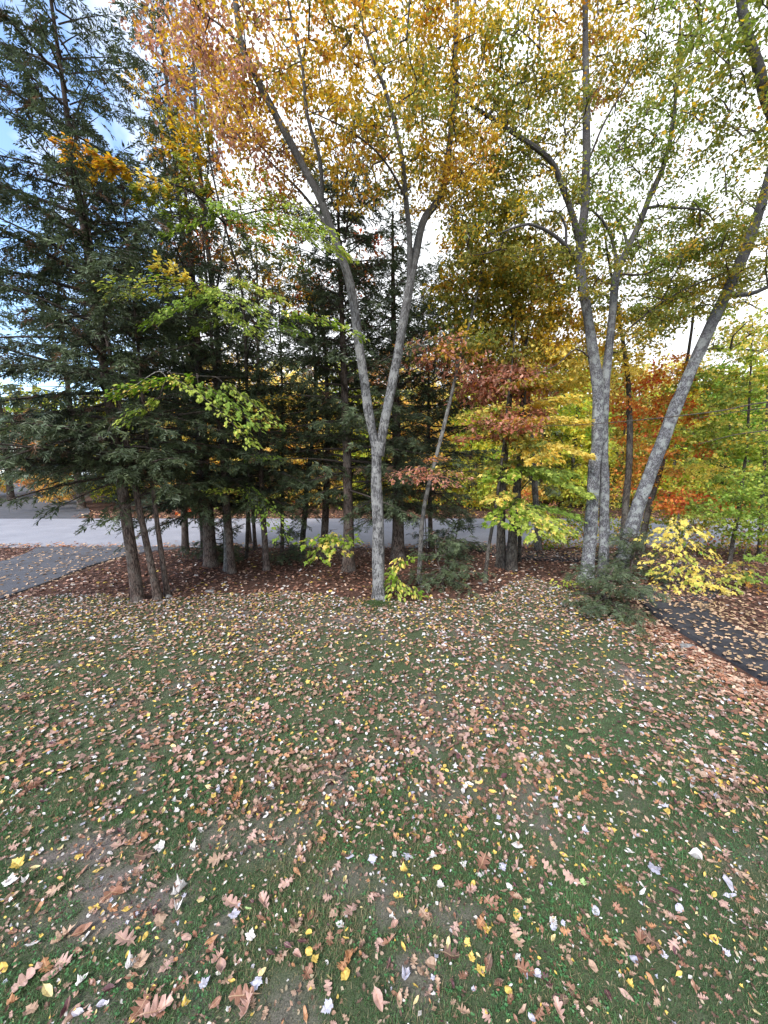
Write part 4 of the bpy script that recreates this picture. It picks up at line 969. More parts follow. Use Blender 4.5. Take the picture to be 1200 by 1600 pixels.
layered('yellow_maple_sapling', 'upper pale yellow maple bush behind the slanting oak stem, above its brighter neighbour', b, [('stem', [below(b), *PL((1056, 870, 9.6), (1062, 830, 9.6), (1060, 805, 9.6))], .018, .006, 0)],
    [fan(1062, 815, 9.6, 1015, 835, 9.2, .4, 50, 'lemon'), fan(1060, 808, 9.6, 1105, 828, 9.2, .4, 50, 'lemon'), fan(1060, 805, 9.6, 1050, 845, 9.0, .4, 40, 'lemon'), fan(1060, 838, 9.6, 1025, 865, 9.0, .36, 44, 'lemon'), fan(1060, 840, 9.6, 1120, 862, 9.0, .36, 50, 'yellowgreen'), fan(1058, 855, 9.5, 1085, 880, 8.9, .3, 40, 'lemon')],
    T_MAPLET, .115, 50, group='leafy saplings', leaf_parts=298)
b = G(1098, 918)
layered('yellow_maple_sapling', 'brightest lemon yellow maple bush hanging low over the dark asphalt path', b, [('stem', [below(b), *PL((1085, 885, 9.2), (1078, 862, 9.2))], .018, .006, 0), ('stem', [below(b), *PL((1105, 895, 9.1), (1120, 875, 9.0))], .016, .006, 0)],
    [fan(1080, 870, 9.2, 1035, 885, 8.8, .36, 46, 'lemon'), fan(1085, 882, 9.1, 1030, 908, 8.6, .36, 50, 'lemon'), fan(1090, 888, 9.1, 1115, 912, 8.5, .36, 46, 'lemon'), fan(1088, 890, 9.1, 1062, 930, 8.4, .3, 34, 'lemon'), fan(1100, 897, 9.1, 1128, 935, 8.4, .3, 36, 'lemon'), fan(1105, 885, 9.1, 1155, 892, 8.7, .34, 40, 'yellow'), fan(1085, 868, 9.2, 1105, 885, 8.7, .34, 40, 'lemon')],
    T_MAPLET, .115, 53, group='leafy saplings', leaf_parts=298)
b = G(1165, 915)
layered('maple_sapling', 'green and orange maple sapling at the right edge above the path', b, [('stem', [below(b), *PL((1160, 880, 9.4), (1168, 850, 9.4))], .016, .006, 0)],
    [fan(1165, 895, 9.3, 1125, 912, 8.8, .3, 40, 'yellowgreen'), fan(1168, 895, 9.3, 1195, 900, 8.7, .3, 40, 'fresh'), fan(1165, 880, 9.3, 1150, 880, 8.8, .3, 30, 'gold'), fan(1168, 870, 9.3, 1200, 865, 8.8, .34, 50, 'fresh'), fan(1170, 905, 9.2, 1205, 925, 8.7, .28, 30, 'orange'), fan(1165, 860, 9.3, 1140, 850, 9, .26, 30, 'fresh')],
    T_MAPLET, .12, 51, group='leafy saplings', leaf_parts=220)

# --- broad green maples at the right edge
for q, (lb, bp, pts, blobs) in enumerate([
    ('leafy green maple on a thin black stem at the right edge, nearest of the two', (1140, 880), [(1146, 840, 11.9), (1155, 790, 11.9), (1166, 700, 11.8), (1172, 600, 11.8), (1176, 500, 11.8)],
     [(P(1130, 790, 11.4), (1.2, 1, .45), 20, 'fresh'), (P(1170, 760, 11.2), (1.0, 1, .5), 18, 'fresh'), (P(1120, 700, 11.6), (1.3, 1.1, .6), 22, 'green'), (P(1170, 680, 11.4), (1.2, 1.1, .7), 20, 'lime'), (P(1130, 610, 11.7), (1.4, 1.1, .7), 22, 'green'), (P(1180, 590, 11.5), (1.0, 1, .7), 16, 'lime'), (P(1170, 530, 11.8), (1.1, 1, .6), 12, 'yellowgreen'), (P(1060, 660, 12), (.9, .9, .6), 8, 'lime'), (P(1200, 830, 11.2), (.9, .8, .4), 12, 'fresh')]),
    ('yellow green maple further in behind the green one at the right edge', (1186, 872), [(1190, 800, 12.6), (1196, 700, 12.7), (1200, 600, 12.8), (1205, 480, 12.8)],
     [(P(1100, 740, 13), (1.5, 1.2, .7), 20, 'yellow'), (P(1180, 640, 13), (1.4, 1.2, 1.0), 18, 'yellowgreen'), (P(1090, 810, 13), (1.3, 1, .5), 14, 'yellowgreen'), (P(1220, 720, 12.5), (1.2, 1.2, 1.2), 18, 'fresh'), (P(1150, 560, 13.2), (1.3, 1.2, .8), 12, 'yellow')])]):
    stand_tree(lb, bp, pts, .055, blobs, 60 + q, bark=M_DARKBARK, tpl=T_MAPLET, n=60, rad=.44, size=.10, group='maples at the right edge', up=.7, flat=.4)

# --- trees across the road: four meshes, many copies with their own colour
FAR = []
for k in range(4):
    r = np.random.default_rng(500 + k)
    H = 10.0
    tr = [(np.array([(0, 0, -.3), (.1, 0, 3), (.05, .1, 6), (0, 0, 9.3)]))]
    lim = [np.array([(0.08, 0, z0), (math.cos(a) * l * .5, math.sin(a) * l * .5, z0 + l * .35), (math.cos(a) * l, math.sin(a) * l, z0 + l * .8)]) for a, l, z0 in [(r.uniform(0, 6.3), r.uniform(1.6, 2.6), z) for z in (1.6, 2.4, 3.2, 4, 4.8, 5.6, 6.4, 7.2)]]
    bl = [((0, 0, 1.7), (2.7, 2.7, 1.4), 44, 'one'), ((0, 0, 4.4), (3.0, 3.0, 1.9), 60, 'one'), ((0, 0, 7.2), (2.5, 2.5, 1.8), 40, 'one'), ((0, 0, 9.2), (1.5, 1.5, 1.1), 14, 'one')]
    PAL['one'] = pal((3, (1, 1, 1)), (2, (.72, .8, .7)), (2, (1.1, .85, .8)), (1, (.55, .8, .8)))
    c, pl = blob_centres(bl, r)
    mb = grow(tr + lim, c, r, .012)
    leaf_clusters(mb, c, pl, r, T_KITE, 64, .66, .25, .55, .55, .3, var=.25)
    me = mb.mesh('far_crown'); me.materials.append(M_LEAF_FAR); me.materials.append(M_TWIG)
    tb = MB(); p = resample(tr[0], .5); tb.add(*tube(p, np.linspace(.17, .03, len(p)), 8, .1, k))
    for l_ in lim:
        p = resample(l_, .4); tb.add(*tube(p, np.linspace(.06, .012, len(p)), 5))
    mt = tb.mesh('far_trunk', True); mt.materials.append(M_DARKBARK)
    FAR.append((me, mt))
FCOL = {'golden yellow': (.76, .61, .18), 'lemon yellow': (.78, .70, .28), 'orange': (.62, .33, .13), 'amber': (.68, .47, .15), 'rusty': (.32, .13, .06), 'yellow green': (.48, .50, .07), 'olive': (.32, .30, .06), 'green': (.18, .28, .04), 'scarlet': (.42, .08, .04)}
FARLIST = [  # px, Y, height, spread, colour, where
    (-40, 31, 9, 1.0, 'golden yellow', 'beyond the far driveway at the outer edge'), (62, 37, 7, .9, 'orange', 'low beside the far driveway, near the house'), (95, 27.5, 5.5, .8, 'amber', 'small, over the leaf bank by the far driveway'),
    (180, 29, 8, 1.0, 'yellow green', 'behind the clump of three hemlock stems'), (235, 40, 11, 1.1, 'golden yellow', 'far back behind the clump of three hemlock stems'), (300, 27, 9, 1.0, 'golden yellow', 'behind the thick sprayed hemlock'),
    (352, 34, 12, 1.1, 'amber', 'tall, behind the bare hemlock stems'), (405, 26.5, 9.5, 1.0, 'golden yellow', 'behind the two slender trunks'), (452, 36, 11.5, 1.0, 'lemon yellow', 'far back behind the thinnest stem'),
    (482, 27, 9, 1.0, 'golden yellow', 'behind the crooked hemlock'), (535, 32, 11, 1.0, 'yellow green', 'behind the stout dark hemlock'), (575, 26, 8, .9, 'yellow green', 'directly behind the forked trunk'),
    (612, 38, 13, 1.1, 'orange', 'far back above the fork of the maple'), (655, 27, 9, 1.0, 'golden yellow', 'right of the fork, behind the thick black trunk'), (700, 33, 11, 1.0, 'amber', 'behind the slender leaning grey tree'),
    (735, 26, 8.5, .95, 'yellow green', 'behind the thin dark leaning stem'), (775, 36, 11.5, 1.0, 'lemon yellow', 'far back behind the two dark trunks'), (810, 27.5, 8.5, 1.0, 'golden yellow', 'behind the tiered maple'),
    (852, 33, 12, 1.1, 'yellow green', 'behind the yellow tiers beside the oak'), (890, 26.5, 9, 1.0, 'yellow green', 'just left of the upright oak stems'), (930, 38, 13, 1.1, 'olive', 'far back behind the upright oak stems'),
    (968, 27, 8.5, .9, 'olive', 'behind the dark straight maple'), (1008, 33, 11, 1.0, 'golden yellow', 'behind the scarlet maple'), (1045, 26, 8, 1.0, 'yellow green', 'behind the slanting oak stem'),
    (1088, 31, 10, 1.0, 'green', 'between the slanting stem and the green maple'), (1125, 26, 8.5, 1.0, 'green', 'behind the thin stems of the green maple'), (1165, 35, 12, 1.1, 'yellow green', 'far back at the right edge'),
    (1215, 27, 10, 1.1, 'green', 'at the right edge across the road'), (1270, 34, 12, 1.1, 'olive', 'past the right edge across the road'), (1060, 42, 13, 1.2, 'olive', 'farthest, above the scarlet maple')]
for i, (px, Y, H, sp_, cn, wh) in enumerate(FARLIST):
    p = P(px, 800, Y); z = float(zfun(p[0], p[1]))
    e = empty('autumn_tree', (p[0], p[1], z), cn + ' tree across the road, ' + wh, 'tree', 'autumn trees across the road')
    me, mt = FAR[i % 4]
    for nm, q in (('trunk', mt), ('crown', me)):
        o = link(nm, q, [], e); s = H / 10; o.scale = (s * sp_, s * sp_, s); o.rotation_euler = (0, 0, i * 1.9)
        o.color = (*FCOL[cn], 1)

# undergrowth along the far side of the road and between the near stems by its verge
r = np.random.default_rng(950); mb = MB()
for (x0, x1, y0, y1, nc, hh, sz) in ((9.4, 19, 12.2, 13.5, 190, 1.5, .11), (5.1, 9.4, 13.3, 13.65, 75, 1.25, .11), (-16, 36, 22.6, 27, 420, 1.3, .17), (-60, -26, 24, 30, 60, 1.0, .17), (-16, 60, 28, 40, 420, 2.0, .24)):
    c = np.stack([r.uniform(x0, x1, nc), r.uniform(y0, y1, nc), r.uniform(.1, 1, nc) * hh], 1)
    c = c[~((c[:, 0] < -12 - (c[:, 1] - 21) * .5) & (c[:, 0] > -26 - (c[:, 1] - 21) * 1.1))]
    c[:, 2] += zfun(c[:, 0], c[:, 1])
    nm = [['yellowgreen', 'olive', 'green', 'green', 'gold', 'pinkbrown', 'red'][k] for k in r.choice(7, size=len(c), p=[.2, .2, .2, .15, .13, .08, .04])]
    leaf_clusters(mb, c, nm, r, T_KITE, 32, .5, sz, .6, .5, .3)
tag(mb.build('undergrowth', [M_LEAF]), kind='stuff')

# far wood that closes the view
r = np.random.default_rng(900); mb = MB()
n = 16000
X = r.uniform(-130, 130, n); Yw = r.uniform(58, 80, n)
top = 9 + 6 * fnoise(X * .07, X * 0 + 3, 3) + 3 * (fnoise(X * .3, X * 0, 8) - .5)
Z = zfun(X, Yw) + r.uniform(0, 1, n) ** .8 * top
cs = np.array([FCOL[k] for k in ('golden yellow', 'amber', 'yellow green', 'olive', 'green', 'rusty')])
k_ = (fnoise(X * .12, Z * .12 + 9, 4) * 9).astype(int) % 6
keep = ~((X < -40) & (X > -75) & (Z < 8))
pos = np.stack([X, Yw, Z], 1)[keep]; nk = len(pos)
for _ in range(2):
    mb.add(*batch(T_KITE, pos + r.normal(size=(nk, 3)) * .9, unit(nk) - (0, 0, .4), unit(nk) + (0, 0, .4), r.uniform(.7, 1.5, nk), cs[k_[keep]] * r.uniform(.6, 1.2, (nk, 1))))
tag(mb.build('far_wood', [M_LEAF]), kind='stuff')

# ------------------------------------------------------------------ houses glimpsed beyond the far driveway
def house(label, c, size, rz, wall, windows, door=None, roof_h=2.2):
    w, d, h = size
    e = empty('house', (c[0], c[1], float(zfun(c[0], c[1])) - .2), label, 'house', 'houses across the road'); e.rotation_euler = (0, 0, rz)
    mb = MB()
    mb.box((0, 0, h / 2), (w, d, h))
    V = [(-w / 2, -d / 2, h), (-w / 2, d / 2, h), (-w / 2, 0, h + roof_h), (w / 2, -d / 2, h), (w / 2, d / 2, h), (w / 2, 0, h + roof_h)]
    mb.add(V, [(0, 1, 2), (3, 5, 4)])
    mb.build('wall', [wall], e)
    for k in range(int(h / .28)):                    # overlapping siding boards on the side towards the road
        q = MB(); q.box((0, -d / 2 - .012, .2 + k * .28), (w - .1, .025, .262)); q.build('siding_board', [wall], e)
    for s in (-1, 1):
        q = MB(); L_ = math.hypot(d / 2 + .4, roof_h * (d / 2 + .4) / (d / 2)); a = math.atan2(roof_h, d / 2)
        n = np.array([0, s * math.sin(a), math.cos(a)]); t = np.array([0, -s * math.cos(a), math.sin(a)])
        c0 = np.array([0, s * (d / 2 + .4), h - .4 * math.tan(a) + .05]); W = w / 2 + .35
        P8 = [c0 + np.array([x, 0, 0]) + t * l + n * k for x in (-W, W) for l in (0, L_) for k in (0, .12)]
        q.add(P8, [(0, 1, 3), (0, 3, 2), (4, 6, 7), (4, 7, 5), (0, 4, 5), (0, 5, 1), (2, 3, 7), (2, 7, 6), (0, 2, 6), (0, 6, 4), (1, 5, 7), (1, 7, 3)])
        q.build('roof', [M_ROOF], e)
    for x, z, ww, wh in windows:
        f = MB()
        for dx, dz, bw, bh in ((0, wh / 2, ww + .2, .1), (0, -wh / 2, ww + .2, .1), (-ww / 2 - .05, 0, .1, wh - .1), (ww / 2 + .05, 0, .1, wh - .1), (0, 0, ww, .05)):
            f.box((x + dx, -d / 2 - .06, z + dz), (bw, .07, bh))
        fo = f.build('window', [M_TRIM], e)
        g = MB(); g.box((x, -d / 2 - .045, z), (ww, .02, wh - .1)); g.build('pane', [M_GLASS], fo)
    if door:
        g = MB(); g.box((door[0], -d / 2 - .05, .2 + door[2] / 2), (door[1], .05, door[2])); g.build('door', [door[3]], e)
    return e
house('white sided house beyond the far driveway, half hidden by orange leaves', (-60.5, 63), (9, 8, 5.2), R(8), M_SIDING, [(-3, 1.6, 1.1, 1.5), (0.2, 1.6, 1.1, 1.5), (3, 1.6, 1.1, 1.5), (-3, 4.1, 1.1, 1.3), (0.2, 4.1, 1.1, 1.3), (3, 4.1, 1.1, 1.3)], None)
house('low grey house across the road, glimpsed between the hemlock branches', (-47, 66), (7.5, 7, 3.0), R(-4), M_SIDING_GREY, [(-2.2, 1.6, 1.2, 1.3), (2.4, 1.6, 1.2, 1.3)], (0.2, 1.0, 2.1, M_TRIM))

# ------------------------------------------------------------------ stones
def stone(label, x, y, s, seed, sq=(1, .8, .55)):
    r = np.random.default_rng(seed)
    import bmesh
    bm = bmesh.new(); bmesh.ops.create_icosphere(bm, subdivisions=3, radius=1)
    V = np.array([v.co for v in bm.verts]); T = np.array([[v.index for v in f.verts] for f in bm.faces]); bm.free()
    pl = unit(9)
    for k in range(len(pl)):
        d = V @ pl[k]; lim = r.uniform(.55, .85)
        V = V - np.where(d > lim, d - lim, 0)[:, None] * pl[k][None]
    V = V * (1 + .08 * (vnoise(V[:, 0] * 4 + 9, V[:, 1] * 4 + V[:, 2] * 3, seed)[:, None] - .5)) * np.array(sq) * s
    o = link('stone', mesh_from('stone', V, T, None, None, False), [M_STONE], None, (x, y, float(zfun(x, y)) + s * .18))
    o.rotation_euler = (0, 0, seed)
    tag(o, label, 'stone', 'stones in the leaf litter')
p = G(264, 934); stone('pale angular stone against the feet of the driveway hemlock clump', p[0], p[1], .10, 3)
p = G(250, 943); stone('flat grey stone lying on the grass side of the hemlock clump', p[0], p[1], .075, 4, (1.3, .8, .35))
p = G(208, 933); stone('small pale stone on the driveway side of the largest hemlock', p[0], p[1], .06, 5)
p = G(328, 925); stone('flat dark grey stone in brown litter in front of the thick sprayed hemlock', p[0], p[1], .13, 6, (1.3, .8, .3))
p = G(659, 918); stone('rounded stone in the litter beside the young dark hemlock', p[0], p[1], .07, 7)
p = G(750, 912); stone('pale stone at the foot of the thin dark leaning stem', p[0], p[1], .07, 8)
p = G(1076, 1012); stone('larger grey stone among rusty leaves beside the asphalt path', p[0], p[1], .11, 9, (1.2, .8, .5))
p = G(1072, 1026); stone('smaller pale grey stone just below the larger one beside the path', p[0], p[1], .075, 10, (1.1, .9, .5))
p = G(1108, 1058); stone('smallest stone by the path, near the lawn end of the rusty leaf pile', p[0], p[1], .05, 11)

# ------------------------------------------------------------------ grass
r = np.random.default_rng(77)
def scatter(n, y0, y1, xr):
    y = np.sqrt(r.uniform(y0 ** 2, y1 ** 2, n)); x = r.uniform(-1, 1, n) * (y * xr + .6)
    return x, y
def around(n):
    x = r.uniform(-8.4, 5.2, n); y = r.uniform(-.4, 7.5, n)
    k = (np.abs(x) > 1.04 * y + .55) | (y < 1.4)
    return x[k], y[k]
def blades(n, y0, y1, hgt, wid, segs):
    x, y = scatter(n, y0, y1, 1.06) if y1 else around(n)
    n = len(x)
    d = dirtiness(x, y); tuft = fnoise(x * 3.1, y * 3.1, 41); big = fnoise(x * .7, y * .7, 44)
    k = on_lawn(x, y) & (r.random(n) > d * .93) & (r.random(n) < .35 + 1.1 * tuft)
    x, y, d, tuft, big = x[k], y[k], d[k], tuft[k], big[k]; n = len(x)
    z = zfun(x, y) - .004
    L_ = hgt * (.45 + 1.0 * tuft) * r.uniform(.55, 1.3, n) * (1 - .55 * d)
    a = r.uniform(0, 6.283, n); lean = r.uniform(.3, 1.5, n)
    t1 = np.stack([np.cos(a) * np.sin(lean * .5), np.sin(a) * np.sin(lean * .5), np.cos(lean * .5)], 1)
    t2 = np.stack([np.cos(a) * np.sin(lean * 1.25), np.sin(a) * np.sin(lean * 1.25), np.cos(lean * 1.25)], 1)
    s = np.stack([-np.sin(a), np.cos(a), np.zeros(n)], 1)
    w = (wid * r.uniform(.6, 1.3, n))[:, None]
    b0 = np.stack([x, y, z], 1); m1 = b0 + t1 * (L_ * .55)[:, None]; tp = m1 + t2 * (L_ * .5)[:, None]
    straw = fnoise(x * 1.6, y * 1.6, 47)
    dry = (r.random(n) < .08 + np.clip((straw - .46) * 1.7, 0, .45) + .18 * np.clip(big - .5, 0, 1) * 2)
    c = np.array((.060, .125, .045)) * (.5 + 1.05 * tuft)[:, None] * r.uniform(.65, 1.35, (n, 1)) + np.array((.035, .02, -.004)) * (np.clip(big - .45, 0, 1) * r.uniform(0, 2, n))[:, None]
    fade = np.clip((y - 4.6) / 3.0, 0, .85)[:, None] * (.5 + .8 * big)[:, None].clip(0, 1)
    c = c * (1 - fade) + np.array((.115, .10, .055)) * r.uniform(.6, 1.3, (n, 1)) * fade
    c[dry] = np.array((.26, .22, .12)) * r.uniform(.6, 1.1, (dry.sum(), 1))
    if segs == 2:
        V = np.stack([b0 - s * w, b0 + s * w, m1 - s * w * .75, m1 + s * w * .75, tp], 1); T = np.array([(0, 1, 3), (0, 3, 2), (2, 3, 4)])
    else:
        V = np.stack([b0 - s * w, b0 + s * w, (m1 + tp) / 2], 1); T = np.array([(0, 1, 2)])
    m_ = V.shape[1]
    return V.reshape(-1, 3), (T[None] + (np.arange(n) * m_)[:, None, None]).reshape(-1, 3), np.repeat(np.clip(c, .01, 1), m_, 0)
mb = MB()
mb.add(*blades(150000, 1.4, 3.6, .043, .0019, 2))
mb.add(*blades(125000, 3.6, 6.2, .045, .0030, 1))
mb.add(*blades(80000, 6.2, 10.3, .045, .0048, 1))
mb.add(*blades(150000, 0, 0, .05, .004, 1))
tag(mb.build('grass', [M_GRASS]), kind='stuff')

n = 9000; x, y = scatter(n, 1.5, 4.2, 1.05)
k = on_lawn(x, y) & (fnoise(x * 1.5, y * 1.5, 91) > .56) & (dirtiness(x, y) < .5); x, y = x[k], y[k]; n = len(x); a = r.uniform(0, 6.283, n)
mb = MB()
for q in range(3):
    b_ = a + q * 2.094
    mb.add(*batch(T_OVAL, np.stack([x, y, zfun(x, y) + .028 + r.uniform(-.012, .008, n)], 1), np.stack([np.cos(b_), np.sin(b_), r.normal(size=n) * .25], 1), np.array([0, 0, 1.0]) + r.normal(size=(n, 3)) * .2, r.uniform(.009, .017, n), np.array((.055, .15, .05)) * r.uniform(.6, 1.4, (n, 1)), 1.5))
tag(mb.build('clover', [M_GRASS]), kind='stuff')
n = 2600; q = r.normal(size=(n, 2)) * (.26, .15); p = G(590, 946); x, y = p[0] + q[:, 0], p[1] + q[:, 1]
mb = MB(); mb.add(*batch(T_KITE, np.stack([x, y, zfun(x, y) - .002 + .05 * np.exp(-(q[:, 0] / .3) ** 2 - (q[:, 1] / .2) ** 2)], 1), unit(n) * .5 + (0, 0, .8), unit(n), r.uniform(.02, .045, n), np.array((.06, .10, .03)) * r.uniform(.6, 1.4, (n, 1)), .4))
tag(mb.build('moss', [M_GRASS]), kind='stuff')

# ------------------------------------------------------------------ fallen leaves
def place_leaf(kind, colour, x, y, size, rz, tilt, j, used):
    me = LEAF_OBJ[kind][j]
    o = bpy.data.objects.new('fallen_leaf', me); COL.objects.link(o)
    bare = float(dirtiness(np.array([x]), np.array([y]))[0]) > .45
    o.location = (x, y, float(zfun(x, y)) + (.008 if bare else r.uniform(.014, .034)))
    o.rotation_euler = (tilt[0], tilt[1], rz); o.scale = (size,) * 3
    c = np.array(FC[colour]) * r.uniform(.82, 1.12)
    o.color = (*np.clip(c, 0, .85), 1)
    used.append(dict(o=o, kind=kind, colour=colour, x=x, y=y, size=size, curl=not LEAF_T[kind][j][1], bare=bare))
LEAF_OBJ = {}
for kn in LEAF_T:
    LEAF_OBJ[kn] = []
    for (V, T), flat in LEAF_T[kn]:
        me = mesh_from('leaf_' + kn, V, T, None, None, False); me.materials.append(M_FALLEN_ONE); LEAF_OBJ[kn].append(me)

KW = {'O': 'oak', 'M': 'maple', 'B': 'oval', 'A': 'round'}
CW = {'t': 'tan', 'p': 'pinkish tan', 'r': 'rusty', 'o': 'orange', 'b': 'brown', 'm': 'dark maroon', 'w': 'white', 'y': 'yellow', 'Y': 'pale yellow', 'l': 'lavender grey', 'g': 'light green'}
# leaves read off the photograph: x, y (quarter pixels inside its four lower squares), kind + colour, length in the same units
READ = [
 "100 200 My 80,70 310 Mw 70,255 115 Bw 85,180 115 Bw 60,165 310 Mw 60,405 50 Bw 55,495 150 Ay 55,380 95 AY 45,220 240 BY 60,90 105 Op 60,165 20 Ot 90,750 80 Op 130,800 78 Bo 60,850 45 Br 70,895 52 Mo 60,965 65 Br 60,990 105 Mw 65,690 130 Bw 60,555 125 Br 60,515 250 Br 80,610 240 By 65,650 180 Bm 70,865 255 Mp 70,900 170 Ob 110,970 300 Op 80,945 350 Bp 100,1110 390 Mw 95,1100 445 Mp 80,1105 495 Mw 70,700 380 Or 150,750 390 Br 100,435 400 Bp 65,345 385 Ot 100,75 420 Bt 75,250 475 Bo 85,25 490 Ay 40,595 475 My 65,715 475 Mo 70,795 490 By 65,640 515 By 50,860 525 Ar 55,970 500 Bm 70,1000 570 Mt 95,910 680 By 55,535 665 Bw 65,520 630 Br 120,400 660 Ot 120,205 720 Mw 65,80 630 Br 80,165 615 Bp 80,780 700 Op 150,1165 685 Bp 100,485 765 Br 75,410 835 Op 120,25 875 By 85,290 865 Oo 110,320 910 Bp 110,165 945 Op 170,295 1035 BY 110,840 850 Mw 85,885 815 Mt 100,1035 850 Mp 100,820 925 Br 90,815 990 Bo 60,580 975 Br 75,525 945 Mw 70,680 1020 Bm 80,640 1095 Bl 70,90 1095 Mo 65,195 1130 Mt 75,420 1140 Bm 110,450 1150 Bp 130,490 1150 Bl 90,920 1090 Bp 75,880 1130 Or 150,830 1180 Ay 60,980 1140 Op 190,1140 960 Or 110,1065 1050 Bp 50,1170 1115 My 55",
 "155 185 Ot 110,230 180 Op 70,375 35 Op 85,475 50 Ot 60,15 120 Mw 60,245 130 Ay 35,55 445 AY 50,250 470 Op 140,300 505 AY 40,265 530 Ml 65,350 505 Bg 50,380 470 Bm 60,450 470 Op 110,430 575 Br 75,370 665 Mw 60,120 755 Mr 65,125 695 Bo 90,180 890 Bp 140,160 810 Op 90,90 965 Ml 70,230 950 Ot 90,250 960 By 50,400 990 Ml 80,320 1060 Or 170,340 1140 Op 130,460 1150 Ot 75,440 910 BY 60,490 790 Bm 75,560 805 Ot 80,650 625 Ot 95,730 660 Ay 45,735 775 Ay 55,775 825 My 55,780 745 Or 60,660 815 Ap 60,720 915 Or 100,600 740 Bm 70,685 700 Bm 70,655 275 Bo 80,670 135 Op 80,690 195 Op 80,590 350 Op 100,740 545 Br 80,845 440 Op 65,735 100 Br 80,810 65 Oo 70,850 135 Mw 35,960 42 Op 65,1130 195 Ml 65,870 275 Bt 55,905 220 Op 70,985 170 Bl 60,955 300 BY 45,880 535 Mt 65,920 595 Mw 55,990 520 Op 120,985 610 Ao 40,925 655 Br 50,860 700 Or 80,960 695 By 45,1060 740 Mt 55,1005 775 Oo 70,975 830 Mo 60,940 870 Oo 90,955 930 Ay 75,850 1000 Op 100,890 970 My 40,865 1065 My 35,750 1005 Mt 60,840 1140 Ml 80,710 1160 Bo 90,1165 1080 Bp 120,1180 715 Bp 70,1150 400 Br 80,1115 430 Op 65,1075 1000 Bb 60,150 1100 Br 80,540 60 Op 70",
 "75 55 Oo 60,70 165 Mw 45,140 170 Ml 55,300 165 Mw 55,210 170 Aw 30,135 255 My 60,190 20 Ay 45,330 245 By 60,395 250 My 35,280 55 Ap 50,370 100 Br 45,370 150 Mr 65,470 95 By 60,500 220 Mw 50,590 285 Mw 45,610 220 Or 150,745 235 Ml 50,830 240 Op 90,830 105 Bw 80,830 45 Bw 45,1060 85 Bt 60,1120 150 By 55,1030 240 Op 100,925 200 Oo 80,860 235 Ay 35,360 360 Mw 50,200 385 At 45,350 475 Bt 60,260 535 Ot 95,90 425 Oy 75,40 505 Bt 65,50 455 Br 50,55 550 Mw 45,60 620 Bp 75,555 345 By 55,550 390 Op 80,465 350 Or 75,650 415 Aw 40,600 445 Ro 70,675 480 Or 110,615 535 Bo 70,440 625 Op 90,595 610 Oo 90,645 620 My 60,735 595 Ar 65,830 535 Ay 65,780 360 Aw 45,845 325 Bw 40,880 335 Bt 55,820 420 Br 90,750 390 Bt 70,895 445 MY 45,980 335 Bm 75,985 380 Bp 60,1025 595 Ay 40,1060 565 Mw 55,1065 620 Ml 45,1130 645 Oo 70,1165 310 Op 110,1060 685 BY 50,1130 750 Ot 75,1160 810 Bt 65,1100 845 BY 45,30 720 Or 90,150 685 Bp 55,120 745 By 60,190 685 My 40,185 815 Ot 75,290 835 At 75,225 875 At 50,140 900 Ml 70,30 845 Bm 65,400 730 BY 80,425 800 Ob 120,525 715 My 45,545 805 My 55,610 895 My 60,500 915 Or 80,435 885 Bt 40,650 850 Bb 110,810 640 Op 90,830 705 Ot 120,840 815 Mw 45,885 890 Or 130,955 910 Al 55,1010 945 Om 90,780 1020 Ay 55,715 970 Bb 70,600 1065 Bw 40,785 1095 Or 80,1090 1140 Op 110,1130 960 Aw 30,1180 1000 Or 100,1100 1060 Bb 120,200 1065 BY 60,95 1085 Bt 80,10 1110 Bp 60,70 1040 Br 65,140 1040 Ot 60,280 1010 Op 80,335 965 Ot 70,490 1165 Ot 90,435 1100 Ot 45,925 1185 Al 55,640 1175 Op 80,970 1150 Or 90,870 1150 Bt 80",
 "380 45 Op 75,60 20 Ml 45,30 75 Br 60,740 180 Aw 75,335 150 Bw 60,845 200 Bt 60,865 95 Br 85,800 105 BY 55,840 105 Ay 30,935 160 Op 80,50 230 By 50,55 330 Mg 55,85 290 BY 50,300 365 Oo 95,415 390 Bw 65,410 340 Bw 55,410 305 Bt 60,390 200 Al 35,500 255 Ml 80,490 175 Or 90,560 165 Ob 80,120 505 Al 60,155 345 Aw 35,265 500 Or 70,690 310 Bo 45,800 295 By 45,640 500 Al 55,580 535 Ot 80,655 560 Br 75,610 390 Bm 80,860 410 By 55,950 345 Bl 110,960 410 Bl 80,1010 290 Bt 60,1060 310 Ot 80,1125 330 Bw 40,930 495 Mp 60,860 700 Ay 60,930 775 Ml 45,605 735 Op 85,520 705 By 45,565 725 Ay 35,545 770 Ml 45,365 820 Al 60,400 690 Or 120,465 700 Ob 100,200 720 Oo 90,280 725 Ot 95,60 670 Or 100,100 860 At 65,640 915 By 60,460 940 Bo 65,735 990 Br 75,340 990 My 50,310 1030 Bp 95,200 1030 Bm 75,125 1095 Ot 65,460 1050 Mm 80,520 1070 Al 75,690 1135 Bo 85,720 1100 Br 50,835 1135 Bp 80,860 1130 Ot 100,990 1120 Bt 60,1130 1095 Ay 30,1010 985 Op 80,1110 955 Bt 90,1155 960 Ay 40,1055 835 Bw 45,1050 880 Ob 110,940 650 Or 130,1020 625 Bt 65,1125 570 Br 50,1185 605 Al 45,1170 860 Op 90,1185 1045 Ml 55,300 1150 Bt 70,90 950 Ab 60,430 640 Br 60,160 610 Oo 75"]
used = []
cut = sorted((float(it.split()[3]) for s in READ for it in s.split(',')), reverse=True)[299]
